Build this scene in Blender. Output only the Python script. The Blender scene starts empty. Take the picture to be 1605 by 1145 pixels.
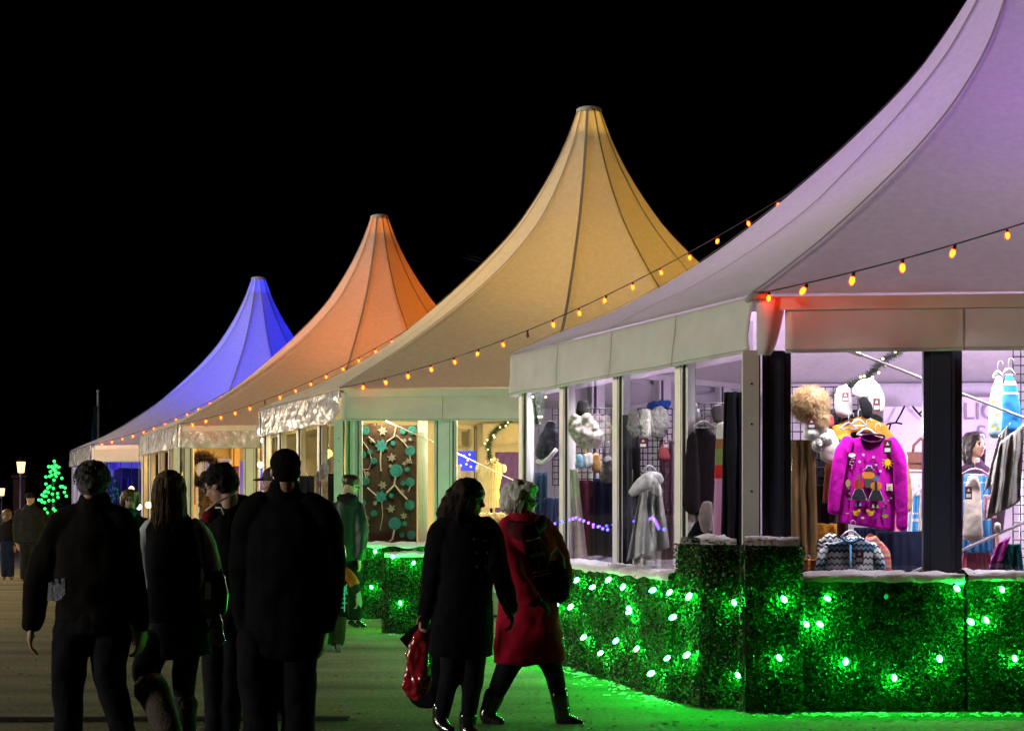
import bpy, bmesh, math, random
from mathutils import Vector, Matrix, Euler, noise

random.seed(7)
SC = bpy.context.scene
COL = SC.collection
R = math.radians

# ------------------------------------------------------------------ camera
CAMH, FPX, CXP, HYP, PW, PH = 1.42, 2650.0, 802.5, 797.0, 1605.0, 1145.0
cam = bpy.data.cameras.new("camera")
cam.sensor_width = 36.0
cam.lens = 36.0 * FPX / PW
cam.shift_y = (HYP - PH / 2) / PW
cam.clip_start, cam.clip_end = 0.1, 2000
camo = bpy.data.objects.new("camera", cam)
COL.objects.link(camo)
camo.location = (0, 0, CAMH)
camo.rotation_euler = (R(90), 0, 0)
SC.camera = camo

# ------------------------------------------------------------------ night sky
wd = bpy.data.worlds.new("World")
SC.world = wd
wd.use_nodes = True
wn = wd.node_tree
bg = wn.nodes["Background"]
sky = wn.nodes.new("ShaderNodeTexSky")
sky.sky_type = 'NISHITA'
sky.sun_disc = False
sky.sun_elevation = R(-9)
sky.sun_rotation = R(260)
wn.links.new(sky.outputs[0], bg.inputs[0])
bg.inputs[1].default_value = 0.02
# ------------------------------------------------------------------ sun lamp standing in for an assumed floodlight at the left
SUN_AZ, SUN_EL = R(15), R(7)
sl = bpy.data.lights.new("sun", 'SUN')
sl.energy = 1.5
sl.angle = R(9)
sl.color = (1.0, 0.93, 0.80)
so = bpy.data.objects.new("sun", sl)
COL.objects.link(so)
Ldir = Vector((-math.cos(SUN_AZ) * math.cos(SUN_EL), -math.sin(SUN_AZ) * math.cos(SUN_EL), math.sin(SUN_EL)))
so.rotation_euler = Ldir.to_track_quat('Z', 'Y').to_euler()

SC.view_settings.view_transform = 'Standard'
SC.view_settings.look = 'None'
SC.view_settings.exposure = 0
SC.view_settings.gamma = 1
SC.render.engine = 'CYCLES'
cy = SC.cycles
cy.max_bounces = 8
cy.diffuse_bounces = 3
cy.glossy_bounces = 3
cy.transmission_bounces = 4
cy.transparent_max_bounces = 32
cy.caustics_reflective = False
cy.caustics_refractive = False
cy.sample_clamp_indirect = 4
cy.use_denoising = True
cy.use_light_tree = True


def at(px, py, d):
    """a point d metres in front of the camera seen at that place of the photograph"""
    return Vector(((px - CXP) / FPX * d, d, CAMH + (HYP - py) / FPX * d))


# ------------------------------------------------------------------ mesh helper
class MB:
    def __init__(s):
        s.v, s.f, s.m = [], [], []

    def add(s, vs, fs, mi=0):
        o = len(s.v)
        s.v += [Vector(p) for p in vs]
        s.f += [tuple(i + o for i in q) for q in fs]
        s.m += [mi] * len(fs)

    def box(s, c, size, rz=0.0, mi=0, rot=None):
        M = rot if rot is not None else Matrix.Rotation(rz, 3, 'Z')
        c = Vector(c)
        x, y, z = [k / 2 for k in size]
        vs = [c + M @ Vector(p) for p in ((-x, -y, -z), (x, -y, -z), (x, y, -z), (-x, y, -z), (-x, -y, z), (x, -y, z), (x, y, z), (-x, y, z))]
        s.add(vs, [(0, 3, 2, 1), (4, 5, 6, 7), (0, 1, 5, 4), (1, 2, 6, 5), (2, 3, 7, 6), (3, 0, 4, 7)], mi)

    def beam(s, p0, p1, w, h, mi=0):
        p0, p1 = Vector(p0), Vector(p1)
        d = (p1 - p0)
        L = d.length
        d.normalize()
        up = Vector((0, 0, 1)) if abs(d.z) < .95 else Vector((0, 1, 0))
        sx = d.cross(up).normalized()
        uz = sx.cross(d)
        M = Matrix((d, sx, uz)).transposed()
        s.box((p0 + p1) / 2, (L, w, h), mi=mi, rot=M)

    def poly_prism(s, pts, z0, z1, mi=0):
        n = len(pts)
        vs = [(p[0], p[1], z0) for p in pts] + [(p[0], p[1], z1) for p in pts]
        fs = [tuple(reversed(range(n))), tuple(range(n, 2 * n))] + [(i, (i + 1) % n, n + (i + 1) % n, n + i) for i in range(n)]
        s.add(vs, fs, mi)

    def plate(s, o, ax, ay, pts, th, mi=0):
        """flat shape: 2-D outline pts in the frame (o, ax, ay), th thick along ax x ay"""
        o, ax, ay = Vector(o), Vector(ax), Vector(ay)
        nz = ax.cross(ay).normalized()
        n = len(pts)
        vs = [o + ax * p[0] + ay * p[1] for p in pts] + [o + ax * p[0] + ay * p[1] + nz * th for p in pts]
        fs = [tuple(reversed(range(n))), tuple(range(n, 2 * n))] + [(i, (i + 1) % n, n + (i + 1) % n, n + i) for i in range(n)]
        s.add(vs, fs, mi)

    def tube(s, pts, r, n=8, mi=0, cap=True):
        pts = [Vector(p) for p in pts]
        rs = r if isinstance(r, (list, tuple)) else [r] * len(pts)
        vs, fs = [], []
        prev = None
        for i, p in enumerate(pts):
            t = (pts[min(i + 1, len(pts) - 1)] - pts[max(i - 1, 0)])
            t = t.normalized() if t.length > 1e-9 else Vector((0, 0, 1))
            if prev is None:
                a = t.cross(Vector((0, 0, 1)) if abs(t.z) < .9 else Vector((1, 0, 0))).normalized()
            else:
                a = prev - t * prev.dot(t)
                a = a.normalized() if a.length > 1e-6 else t.orthogonal().normalized()
            prev = a
            b = t.cross(a)
            for k in range(n):
                an = 2 * math.pi * k / n
                vs.append(p + (a * math.cos(an) + b * math.sin(an)) * rs[i])
        for i in range(len(pts) - 1):
            for k in range(n):
                k2 = (k + 1) % n
                fs.append((i * n + k, i * n + k2, (i + 1) * n + k2, (i + 1) * n + k))
        if cap:
            fs.append(tuple(reversed(range(n))))
            fs.append(tuple(range((len(pts) - 1) * n, len(pts) * n)))
        s.add(vs, fs, mi)

    def ell(s, c, ax, n=16, m=10, mi=0):
        """ellipsoid; ax = three half-axis vectors"""
        c = Vector(c)
        a, b, u = [Vector(q) for q in ax]
        vs, fs = [c - u], []
        for j in range(1, m):
            ph = -math.pi / 2 + math.pi * j / m
            for k in range(n):
                th = 2 * math.pi * k / n
                vs.append(c + a * math.cos(ph) * math.cos(th) + b * math.cos(ph) * math.sin(th) + u * math.sin(ph))
        vs.append(c + u)
        for k in range(n):
            fs.append((0, 1 + (k + 1) % n, 1 + k))
            fs.append((len(vs) - 1, 1 + (m - 2) * n + k, 1 + (m - 2) * n + (k + 1) % n))
        for j in range(m - 2):
            for k in range(n):
                k2 = (k + 1) % n
                fs.append((1 + j * n + k, 1 + j * n + k2, 1 + (j + 1) * n + k2, 1 + (j + 1) * n + k))
        s.add(vs, fs, mi)

    def ball(s, c, rx, ry=None, rz=None, n=14, m=9, mi=0):
        ry = rx if ry is None else ry
        rz = rx if rz is None else rz
        s.ell(c, ((rx, 0, 0), (0, ry, 0), (0, 0, rz)), n, m, mi)

    def lathe(s, prof, c=(0, 0, 0), n=20, mi=0):
        c = Vector(c)
        vs, fs = [], []
        for r, z in prof:
            for k in range(n):
                an = 2 * math.pi * k / n
                vs.append(c + Vector((r * math.cos(an), r * math.sin(an), z)))
        for j in range(len(prof) - 1):
            for k in range(n):
                k2 = (k + 1) % n
                fs.append((j * n + k, j * n + k2, (j + 1) * n + k2, (j + 1) * n + k))
        fs.append(tuple(reversed(range(n))))
        fs.append(tuple(range((len(prof) - 1) * n, len(prof) * n)))
        s.add(vs, fs, mi)

    def grid(s, fn, nu, nv, mi=0, closed_u=False):
        vs = [fn(i / nu, j / nv) for j in range(nv + 1) for i in range(nu + 1)]
        fs = [(j * (nu + 1) + i, j * (nu + 1) + i + 1, (j + 1) * (nu + 1) + i + 1, (j + 1) * (nu + 1) + i) for j in range(nv) for i in range(nu)]
        s.add(vs, fs, mi)

    def slab(s, fn, nu, nv, th, mi=0):
        """closed thin cloth: fn(u,v) is its front, th its thickness along +Y-ish (fn(u,v,th) is its back)"""
        a = [Vector(fn(i / nu, j / nv, 0)) for j in range(nv + 1) for i in range(nu + 1)]
        b = [Vector(fn(i / nu, j / nv, th)) for j in range(nv + 1) for i in range(nu + 1)]
        N = len(a)
        w = nu + 1
        fs = []
        for j in range(nv):
            for i in range(nu):
                q = (j * w + i, j * w + i + 1, (j + 1) * w + i + 1, (j + 1) * w + i)
                fs.append(q)
                fs.append(tuple(N + k for k in reversed(q)))
        for i in range(nu):
            fs.append((i + 1, i, N + i, N + i + 1))
            k = nv * w + i
            fs.append((k, k + 1, N + k + 1, N + k))
        for j in range(nv):
            fs.append((j * w, (j + 1) * w, N + (j + 1) * w, N + j * w))
            k = j * w + nu
            fs.append((k + w, k, N + k, N + k + w))
        s.add(a + b, fs, mi)

    def loft(s, pts, k=1.0, n=18, sub=3, mi=0, cap=.7):
        """limb or trunk through stations (Vector, radius); k = depth / width"""
        P = [Vector(p) for p, r in pts]
        Q = [r for p, r in pts]
        if len(P) == 1:
            s.ball(P[0], Q[0], Q[0] * k, Q[0], mi=mi)
            return
        pp, rr = [], []
        for i in range(len(P) - 1):
            p0, p1, p2, p3 = P[max(i - 1, 0)], P[i], P[i + 1], P[min(i + 2, len(P) - 1)]
            for j in range(sub):
                t = j / sub
                pp.append(0.5 * ((2 * p1) + (p2 - p0) * t + (2 * p0 - 5 * p1 + 4 * p2 - p3) * t * t + (3 * p1 - p0 - 3 * p2 + p3) * t ** 3))
                rr.append(Q[i] + (Q[i + 1] - Q[i]) * (t * t * (3 - 2 * t)))
        pp.append(P[-1])
        rr.append(Q[-1])
        t0 = (pp[0] - pp[1]).normalized()
        t1 = (pp[-1] - pp[-2]).normalized()
        st = []
        for a in (80, 55, 28):
            st.append((pp[0] + t0 * rr[0] * .7 * math.sin(R(a)), rr[0] * math.cos(R(a)), t0 * -1))
        for i in range(len(pp)):
            t = (pp[min(i + 1, len(pp) - 1)] - pp[max(i - 1, 0)]).normalized()
            st.append((pp[i], rr[i], t))
        for a in (28, 55, 80):
            st.append((pp[-1] + t1 * rr[-1] * cap * math.sin(R(a)), rr[-1] * math.cos(R(a)), t1))
        vs, fs = [], []
        for c, r, t in st:
            y = Vector((0, 1, 0))
            S = t.cross(y)
            if S.length < .25:
                S = Vector((1, 0, 0)) - t * t.x
            S.normalize()
            D = S.cross(t).normalized()
            for q in range(n):
                an = 2 * math.pi * q / n
                vs.append(c + S * r * math.cos(an) + D * r * k * math.sin(an))
        for i in range(len(st) - 1):
            for q in range(n):
                q2 = (q + 1) % n
                fs.append((i * n + q, i * n + q2, (i + 1) * n + q2, (i + 1) * n + q))
        fs.append(tuple(reversed(range(n))))
        fs.append(tuple(range((len(st) - 1) * n, len(st) * n)))
        s.add(vs, fs, mi)

    def bounds(s):
        xs = [p.x for p in s.v]
        ys = [p.y for p in s.v]
        zs = [p.z for p in s.v]
        return Vector((min(xs), min(ys), min(zs))), Vector((max(xs), max(ys), max(zs)))

    def mesh(s, name, mats, smooth=False, off=Vector((0, 0, 0))):
        me = bpy.data.meshes.new(name)
        me.from_pydata([tuple(p - off) for p in s.v], [], s.f)
        for m in (mats if isinstance(mats, (list, tuple)) else [mats]):
            me.materials.append(m)
        me.polygons.foreach_set("material_index", s.m)
        if smooth:
            me.polygons.foreach_set("use_smooth", [True] * len(s.f))
        me.update()
        return me

    def build(s, name, mats, parent=None, smooth=False, origin=None):
        lo, hi = s.bounds()
        o = Vector(origin) if origin is not None else Vector(((lo.x + hi.x) / 2, (lo.y + hi.y) / 2, lo.z))
        ob = bpy.data.objects.new(name, s.mesh(name, mats, smooth, o))
        COL.objects.link(ob)
        place(ob, o, parent)
        return ob


WPOS = {}


def place(ob, world, parent=None):
    world = Vector(world)
    if parent is not None:
        ob.parent = parent
        ob.location = world - WPOS[parent.name]
    else:
        ob.location = world
    WPOS[ob.name] = world


def tag(o, label=None, cat=None, group=None, kind=None):
    if label: o["label"] = label
    if cat: o["category"] = cat
    if group: o["group"] = group
    if kind: o["kind"] = kind
    return o


def thing(name, loc, label, cat, group=None):
    o = bpy.data.objects.new(name, None)
    o.empty_display_size = .2
    COL.objects.link(o)
    place(o, loc)
    return tag(o, label, cat, group)


def inst(name, mesh, world, parent, rot=None, scale=None):
    o = bpy.data.objects.new(name, mesh)
    COL.objects.link(o)
    place(o, world, parent)
    if rot is not None:
        o.rotation_euler = rot
    if scale is not None:
        o.scale = (scale,) * 3
    return o


def remesh(mb, voxel, it=3, wr=0.0, ws=9.0):
    """melt overlapping closed pieces into one continuous skin; returns a new MB"""
    me = mb.mesh("tmp", [])
    ob = bpy.data.objects.new("tmp", me)
    COL.objects.link(ob)
    md = ob.modifiers.new("r", 'REMESH')
    md.mode = 'VOXEL'
    md.voxel_size = voxel
    md.adaptivity = 0
    sm = ob.modifiers.new("s", 'SMOOTH')
    sm.factor = .5
    sm.iterations = it
    dg = bpy.context.evaluated_depsgraph_get()
    dg.update()
    ev = ob.evaluated_get(dg)
    m2 = ev.to_mesh()
    out = MB()
    if wr:
        vs = []
        for v in m2.vertices:
            p = v.co
            q = Vector((p.x * ws, p.y * ws, p.z * ws * .8))
            n = noise.noise(q + Vector((0, 0, 1.7 * noise.noise(q * .5)))) + .5 * noise.noise(q * 2.3)
            vs.append(p + v.normal * wr * n)
    else:
        vs = [v.co.copy() for v in m2.vertices]
    out.add(vs, [tuple(p.vertices) for p in m2.polygons])
    ev.to_mesh_clear()
    bpy.data.objects.remove(ob)
    bpy.data.meshes.remove(me)
    return out


# ------------------------------------------------------------------ materials
def nodes(name):
    m = bpy.data.materials.new(name)
    m.use_nodes = True
    nt = m.node_tree
    return m, nt, nt.nodes["Principled BSDF"], nt.nodes, nt.links


def pm(name, col, rough=.6, var=.25, scale=6.0, bump=0.0, bscale=60.0, metal=0.0, coat=0.0, spec=.5, sheen=0.0, stretch=None, dist=.02):
    m, nt, b, N, L = nodes(name)
    tc = N.new("ShaderNodeTexCoord")
    src = tc.outputs["Object"]
    if stretch:
        mp = N.new("ShaderNodeMapping")
        mp.inputs["Scale"].default_value = stretch
        L.new(src, mp.inputs[0])
        src = mp.outputs[0]
    nz = N.new("ShaderNodeTexNoise")
    nz.inputs["Scale"].default_value = scale
    nz.inputs["Detail"].default_value = 5
    L.new(src, nz.inputs["Vector"])
    rp = N.new("ShaderNodeValToRGB")
    rp.color_ramp.elements[0].position = .3
    rp.color_ramp.elements[1].position = .7
    rp.color_ramp.elements[0].color = tuple(c * (1 - var) for c in col[:3]) + (1,)
    rp.color_ramp.elements[1].color = tuple(min(1, c * (1 + var)) for c in col[:3]) + (1,)
    L.new(nz.outputs["Fac"], rp.inputs[0])
    L.new(rp.outputs[0], b.inputs["Base Color"])
    b.inputs["Roughness"].default_value = rough
    b.inputs["Metallic"].default_value = metal
    b.inputs["Specular IOR Level"].default_value = spec
    b.inputs["Coat Weight"].default_value = coat
    if sheen:
        b.inputs["Sheen Weight"].default_value = sheen
    if bump:
        n2 = N.new("ShaderNodeTexNoise")
        n2.inputs["Scale"].default_value = bscale
        n2.inputs["Detail"].default_value = 4
        L.new(src, n2.inputs["Vector"])
        bp = N.new("ShaderNodeBump")
        bp.inputs["Strength"].default_value = bump
        bp.inputs["Distance"].default_value = dist
        L.new(n2.outputs["Fac"], bp.inputs["Height"])
        L.new(bp.outputs[0], b.inputs["Normal"])
    return m


def emit(name, col, strength, sample=True):
    m, nt, b, N, L = nodes(name)
    b.inputs["Base Color"].default_value = (.02, .02, .02, 1)
    b.inputs["Emission Color"].default_value = (*col, 1)
    b.inputs["Emission Strength"].default_value = strength
    if not sample:
        m.cycles.emission_sampling = 'NONE'
    return m


def fabric(name, col, trans=.4, scale=14, bump=.15, var=.06):
    """thin woven cloth that lets light through"""
    m, nt, b, N, L = nodes(name)
    N.remove(b)
    out = N["Material Output"]
    tc = N.new("ShaderNodeTexCoord")
    nz = N.new("ShaderNodeTexNoise")
    nz.inputs["Scale"].default_value = scale
    nz.inputs["Detail"].default_value = 6
    L.new(tc.outputs["Object"], nz.inputs["Vector"])
    rp = N.new("ShaderNodeValToRGB")
    rp.color_ramp.elements[0].position = .3
    rp.color_ramp.elements[1].position = .7
    rp.color_ramp.elements[0].color = tuple(c * (1 - var) for c in col) + (1,)
    rp.color_ramp.elements[1].color = tuple(min(1, c * (1 + var)) for c in col) + (1,)
    L.new(nz.outputs["Fac"], rp.inputs[0])
    bp = N.new("ShaderNodeBump")
    bp.inputs["Strength"].default_value = bump
    bp.inputs["Distance"].default_value = .02
    n2 = N.new("ShaderNodeTexNoise")
    n2.inputs["Scale"].default_value = 5
    n2.inputs["Detail"].default_value = 7
    L.new(tc.outputs["Object"], n2.inputs["Vector"])
    L.new(n2.outputs["Fac"], bp.inputs["Height"])
    d = N.new("ShaderNodeBsdfDiffuse")
    t = N.new("ShaderNodeBsdfTranslucent")
    for q in (d, t):
        L.new(rp.outputs[0], q.inputs["Color"])
        L.new(bp.outputs[0], q.inputs["Normal"])
    mx = N.new("ShaderNodeMixShader")
    mx.inputs[0].default_value = trans
    L.new(d.outputs[0], mx.inputs[1])
    L.new(t.outputs[0], mx.inputs[2])
    L.new(mx.outputs[0], out.inputs["Surface"])
    return m


def glassmat():
    m, nt, b, N, L = nodes("window_glass")
    N.remove(b)
    out = N["Material Output"]
    tr = N.new("ShaderNodeBsdfTransparent")
    tr.inputs[0].default_value = (.95, .97, .96, 1)
    gl = N.new("ShaderNodeBsdfGlossy")
    gl.inputs["Roughness"].default_value = .03
    gl.inputs["Color"].default_value = (1, 1, 1, 1)
    fr = N.new("ShaderNodeFresnel")
    fr.inputs[0].default_value = 1.45
    mu = N.new("ShaderNodeMath")
    mu.operation = 'MULTIPLY'
    mu.inputs[1].default_value = .6
    L.new(fr.outputs[0], mu.inputs[0])
    mx = N.new("ShaderNodeMixShader")
    L.new(mu.outputs[0], mx.inputs[0])
    L.new(tr.outputs[0], mx.inputs[1])
    L.new(gl.outputs[0], mx.inputs[2])
    L.new(mx.outputs[0], out.inputs["Surface"])
    return m


def ground_mat():
    m, nt, b, N, L = nodes("packed_dirt")
    tc = N.new("ShaderNodeTexCoord")
    n1 = N.new("ShaderNodeTexNoise")
    n1.inputs["Scale"].default_value = 1.1
    n1.inputs["Detail"].default_value = 8
    mp = N.new("ShaderNodeMapping")
    mp.inputs["Scale"].default_value = (.35, 1.6, 1)
    L.new(tc.outputs["Object"], mp.inputs[0])
    L.new(mp.outputs[0], n1.inputs["Vector"])
    n2 = N.new("ShaderNodeTexNoise")
    n2.inputs["Scale"].default_value = 30
    n2.inputs["Detail"].default_value = 6
    L.new(tc.outputs["Object"], n2.inputs["Vector"])
    r1 = N.new("ShaderNodeValToRGB")
    r1.color_ramp.elements[0].position = .3
    r1.color_ramp.elements[0].color = (.105, .095, .055, 1)
    r1.color_ramp.elements[1].position = .72
    r1.color_ramp.elements[1].color = (.27, .245, .15, 1)
    L.new(n1.outputs["Fac"], r1.inputs[0])
    r2 = N.new("ShaderNodeValToRGB")
    r2.color_ramp.elements[0].position = .35
    r2.color_ramp.elements[0].color = (.5, .5, .5, 1)
    r2.color_ramp.elements[1].position = .7
    r2.color_ramp.elements[1].color = (1.15, 1.15, 1.15, 1)
    L.new(n2.outputs["Fac"], r2.inputs[0])
    mx = N.new("ShaderNodeMix")
    mx.data_type = 'RGBA'
    mx.blend_type = 'MULTIPLY'
    mx.inputs[0].default_value = 1
    L.new(r1.outputs[0], mx.inputs[6])
    L.new(r2.outputs[0], mx.inputs[7])
    L.new(mx.outputs[2], b.inputs["Base Color"])
    b.inputs["Roughness"].default_value = .9
    b.inputs["Specular IOR Level"].default_value = .2
    ad = N.new("ShaderNodeMath")
    ad.operation = 'ADD'
    L.new(n1.outputs["Fac"], ad.inputs[0])
    L.new(n2.outputs["Fac"], ad.inputs[1])
    bp = N.new("ShaderNodeBump")
    bp.inputs["Strength"].default_value = .5
    bp.inputs["Distance"].default_value = .02
    L.new(ad.outputs[0], bp.inputs["Height"])
    L.new(bp.outputs[0], b.inputs["Normal"])
    return m


M = {}
M['glass'] = glassmat()
M['ground'] = ground_mat()
M['roof'] = fabric("roof_membrane", (.72, .72, .70), .42)
M['liner'] = fabric("wall_fabric", (.74, .73, .73), .25, bump=.3)
M['ceil'] = fabric("ceiling_liner_cloth", (.78, .76, .78), .36, bump=.4)
M['valance'] = fabric("valance_vinyl", (.66, .66, .62), .22, scale=5, bump=.16, var=.05)
M['seam'] = fabric("seam_tape", (.40, .37, .34), .22)
M['stitch'] = fabric("stitched_hem", (.38, .38, .34), .1)
M['strap'] = pm("grey_webbing", (.30, .28, .27), .8)
M['film'] = pm("clear_vinyl_film", (.50, .49, .52), .22, var=.1, bump=.8, bscale=6, coat=.6, spec=.9, dist=.06)
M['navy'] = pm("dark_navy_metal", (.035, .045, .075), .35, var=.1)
M['frame'] = pm("white_painted_metal", (.62, .63, .60), .4, var=.05)
M['gasket'] = pm("dark_gasket", (.02, .022, .03), .5)
M['steel'] = pm("galvanised_cable", (.6, .6, .6), .35, metal=.7)
M['deck'] = pm("plywood_deck", (.32, .25, .18), .6, stretch=(1, 8, 1))
M['leaf'] = pm("boxwood_leaf", (.024, .042, .009), .45, var=.6, scale=45, spec=.35)
M['leafcore'] = pm("boxwood_twigs", (.006, .009, .003), .95, spec=.1)
M['snow'] = pm("white_batting", (.78, .78, .80), .9, var=.1, scale=20, bump=.6, bscale=30)
M['green'] = emit("green_bulb", (.008, 1.0, .05), 520)
M['greendim'] = emit("green_bulb_dim", (.02, 1.0, .25), .35)
M['orange'] = emit("orange_bulb", (1.0, .024, .001), 52)
M['orangedead'] = pm("unlit_orange_bulb", (.25, .02, .005), .2, coat=1)
M['socket'] = pm("black_plastic", (.012, .012, .012), .45)
M['black'] = pm("black_cloth", (.010, .010, .012), .95, bump=.3, spec=.08)
M['blackmetal'] = pm("black_wire", (.015, .015, .017), .45)
# ------------------------------------------------------------------ ground
g = MB()
g.grid(lambda u, v: Vector((-260 + 520 * u, -20 + 420 * v, 0)), 8, 8)
tag(g.build("ground", M['ground'], origin=(0, 0, 0)), kind="structure")
cs = MB()  # dark strip modelled and coloured as a band of shadow on the dirt
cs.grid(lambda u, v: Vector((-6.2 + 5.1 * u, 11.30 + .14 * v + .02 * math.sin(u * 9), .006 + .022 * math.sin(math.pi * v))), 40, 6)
tag(cs.build("shadow_strip", pm("painted_shade", (.02, .018, .015), .8)), kind="structure")

# ------------------------------------------------------------------ tents
HEX = [Vector(p) for p in ((-5.306, .56), (-3.495, -4.347), (1.94, -4.78), (5.306, -.56), (3.495, 4.347), (-1.94, 4.78))]
C1 = Vector((5.292, 16.947, 0))
ROW = Vector((-4.075, 9.765, 0))
EAVE = 3.02
PROF = [(.036, 6.27), (.07, 5.81), (.115, 5.33), (.17, 4.86), (.239, 4.37), (.355, 3.77), (.47, 3.28), (.579, 2.87), (.787, 2.20), (1.0, 1.60)]


def prof(t):
    for i in range(len(PROF) - 1):
        if t <= PROF[i + 1][0] or i == len(PROF) - 2:
            (a, za), (b, zb) = PROF[i], PROF[i + 1]
            def sl(k):
                k0, k1 = max(k - 1, 0), min(k + 1, len(PROF) - 1)
                return (PROF[k1][1] - PROF[k0][1]) / (PROF[k1][0] - PROF[k0][0])
            h = b - a
            s = (t - a) / h
            return CAMH + za * (2 * s ** 3 - 3 * s ** 2 + 1) + h * sl(i) * (s ** 3 - 2 * s ** 2 + s) + zb * (3 * s ** 2 - 2 * s ** 3) + h * sl(i + 1) * (s ** 3 - s ** 2)


def roofpt(c, u, t, lift=0.0):
    """u in 0..6 round the eave, t from the peak (0) to the eave (1)"""
    i = int(math.floor(u)) % 6
    f = u - math.floor(u)
    p = HEX[i].lerp(HEX[(i + 1) % 6], f)
    w = max(0.0, 1 - t / .55)
    rr = p.length * (1 - w) + 5.1 * w
    fr = (f * 2) % 1.0
    t2 = t - .012 * math.sin(math.pi * fr) * math.sin(math.pi * min(1, t)) + lift * .12
    q = p.normalized() * rr * t2
    dv = min(abs(u % 6 - 1), 6 - abs(u % 6 - 1))
    slack = .17 * min(1, dv / .8) * math.exp(-((t - .66) / .25) ** 2) * max(0, min(1, (1 - t) / .15))
    dc = min(u % 1, 1 - u % 1)
    wrk = .010 * math.sin(dc * 75 + 5 * t) * math.exp(-dc * 9) * max(0, t - .55) / .45 * (1 if t < .97 else 0)
    return Vector((c.x + q.x, c.y + q.y, prof(t) - slack + lift + wrk))


def wallp(c, i, f, inset=.10):
    a, b = HEX[i % 6], HEX[(i + 1) % 6]
    p = a.lerp(b, f)
    k = 1 - inset / 5.0
    return Vector((c.x + p.x * k, c.y + p.y * k, 0))


DECK = .35


def post_mesh(mb, base, ang, w=.17, dp=.12, z0=0.0, z1=2.90):
    Mx = Matrix.Rotation(ang, 3, 'Z')
    h = z1 - z0
    c = Vector((base.x, base.y, z0 + h / 2))
    mb.box(c, (w, dp, h), ang, 0)
    for sgn in (-1, 1):
        off = Mx @ Vector((sgn * (w / 2 + .008), 0, 0))
        mb.box(c + off, (.016, dp * .8, h - .01), ang, 1)
        off = Mx @ Vector((sgn * (w / 2 + .036), 0, 0))
        mb.box(c + off, (.04, dp * .62, h - .012), ang, 0)
    off = Mx @ Vector((0, -dp / 2 - .001, 0))
    mb.box(c + off + Mx @ Vector((w * .32, 0, 0)), (.006, .004, h - .02), ang, 1)


def valance_fn(p0, p1, out, amp, seed, z0, z1, freq):
    d = p1 - p0
    L = d.length

    def fn(u, v, th):
        p = p0.lerp(p1, u)
        z = z0 + (z1 - z0) * v
        hang = (1 - v)
        k = noise.noise(Vector((u * L * freq, v * 1.6, seed))) + .5 * noise.noise(Vector((u * L * freq * 2.7, v * 4, seed + 5)))
        o = amp * k * (.25 + hang) + .03 * hang - th
        z += .012 * noise.noise(Vector((u * L * 1.5, 3.3, seed))) * hang
        return Vector((p.x + out.x * o, p.y + out.y * o, z))
    return fn


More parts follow.
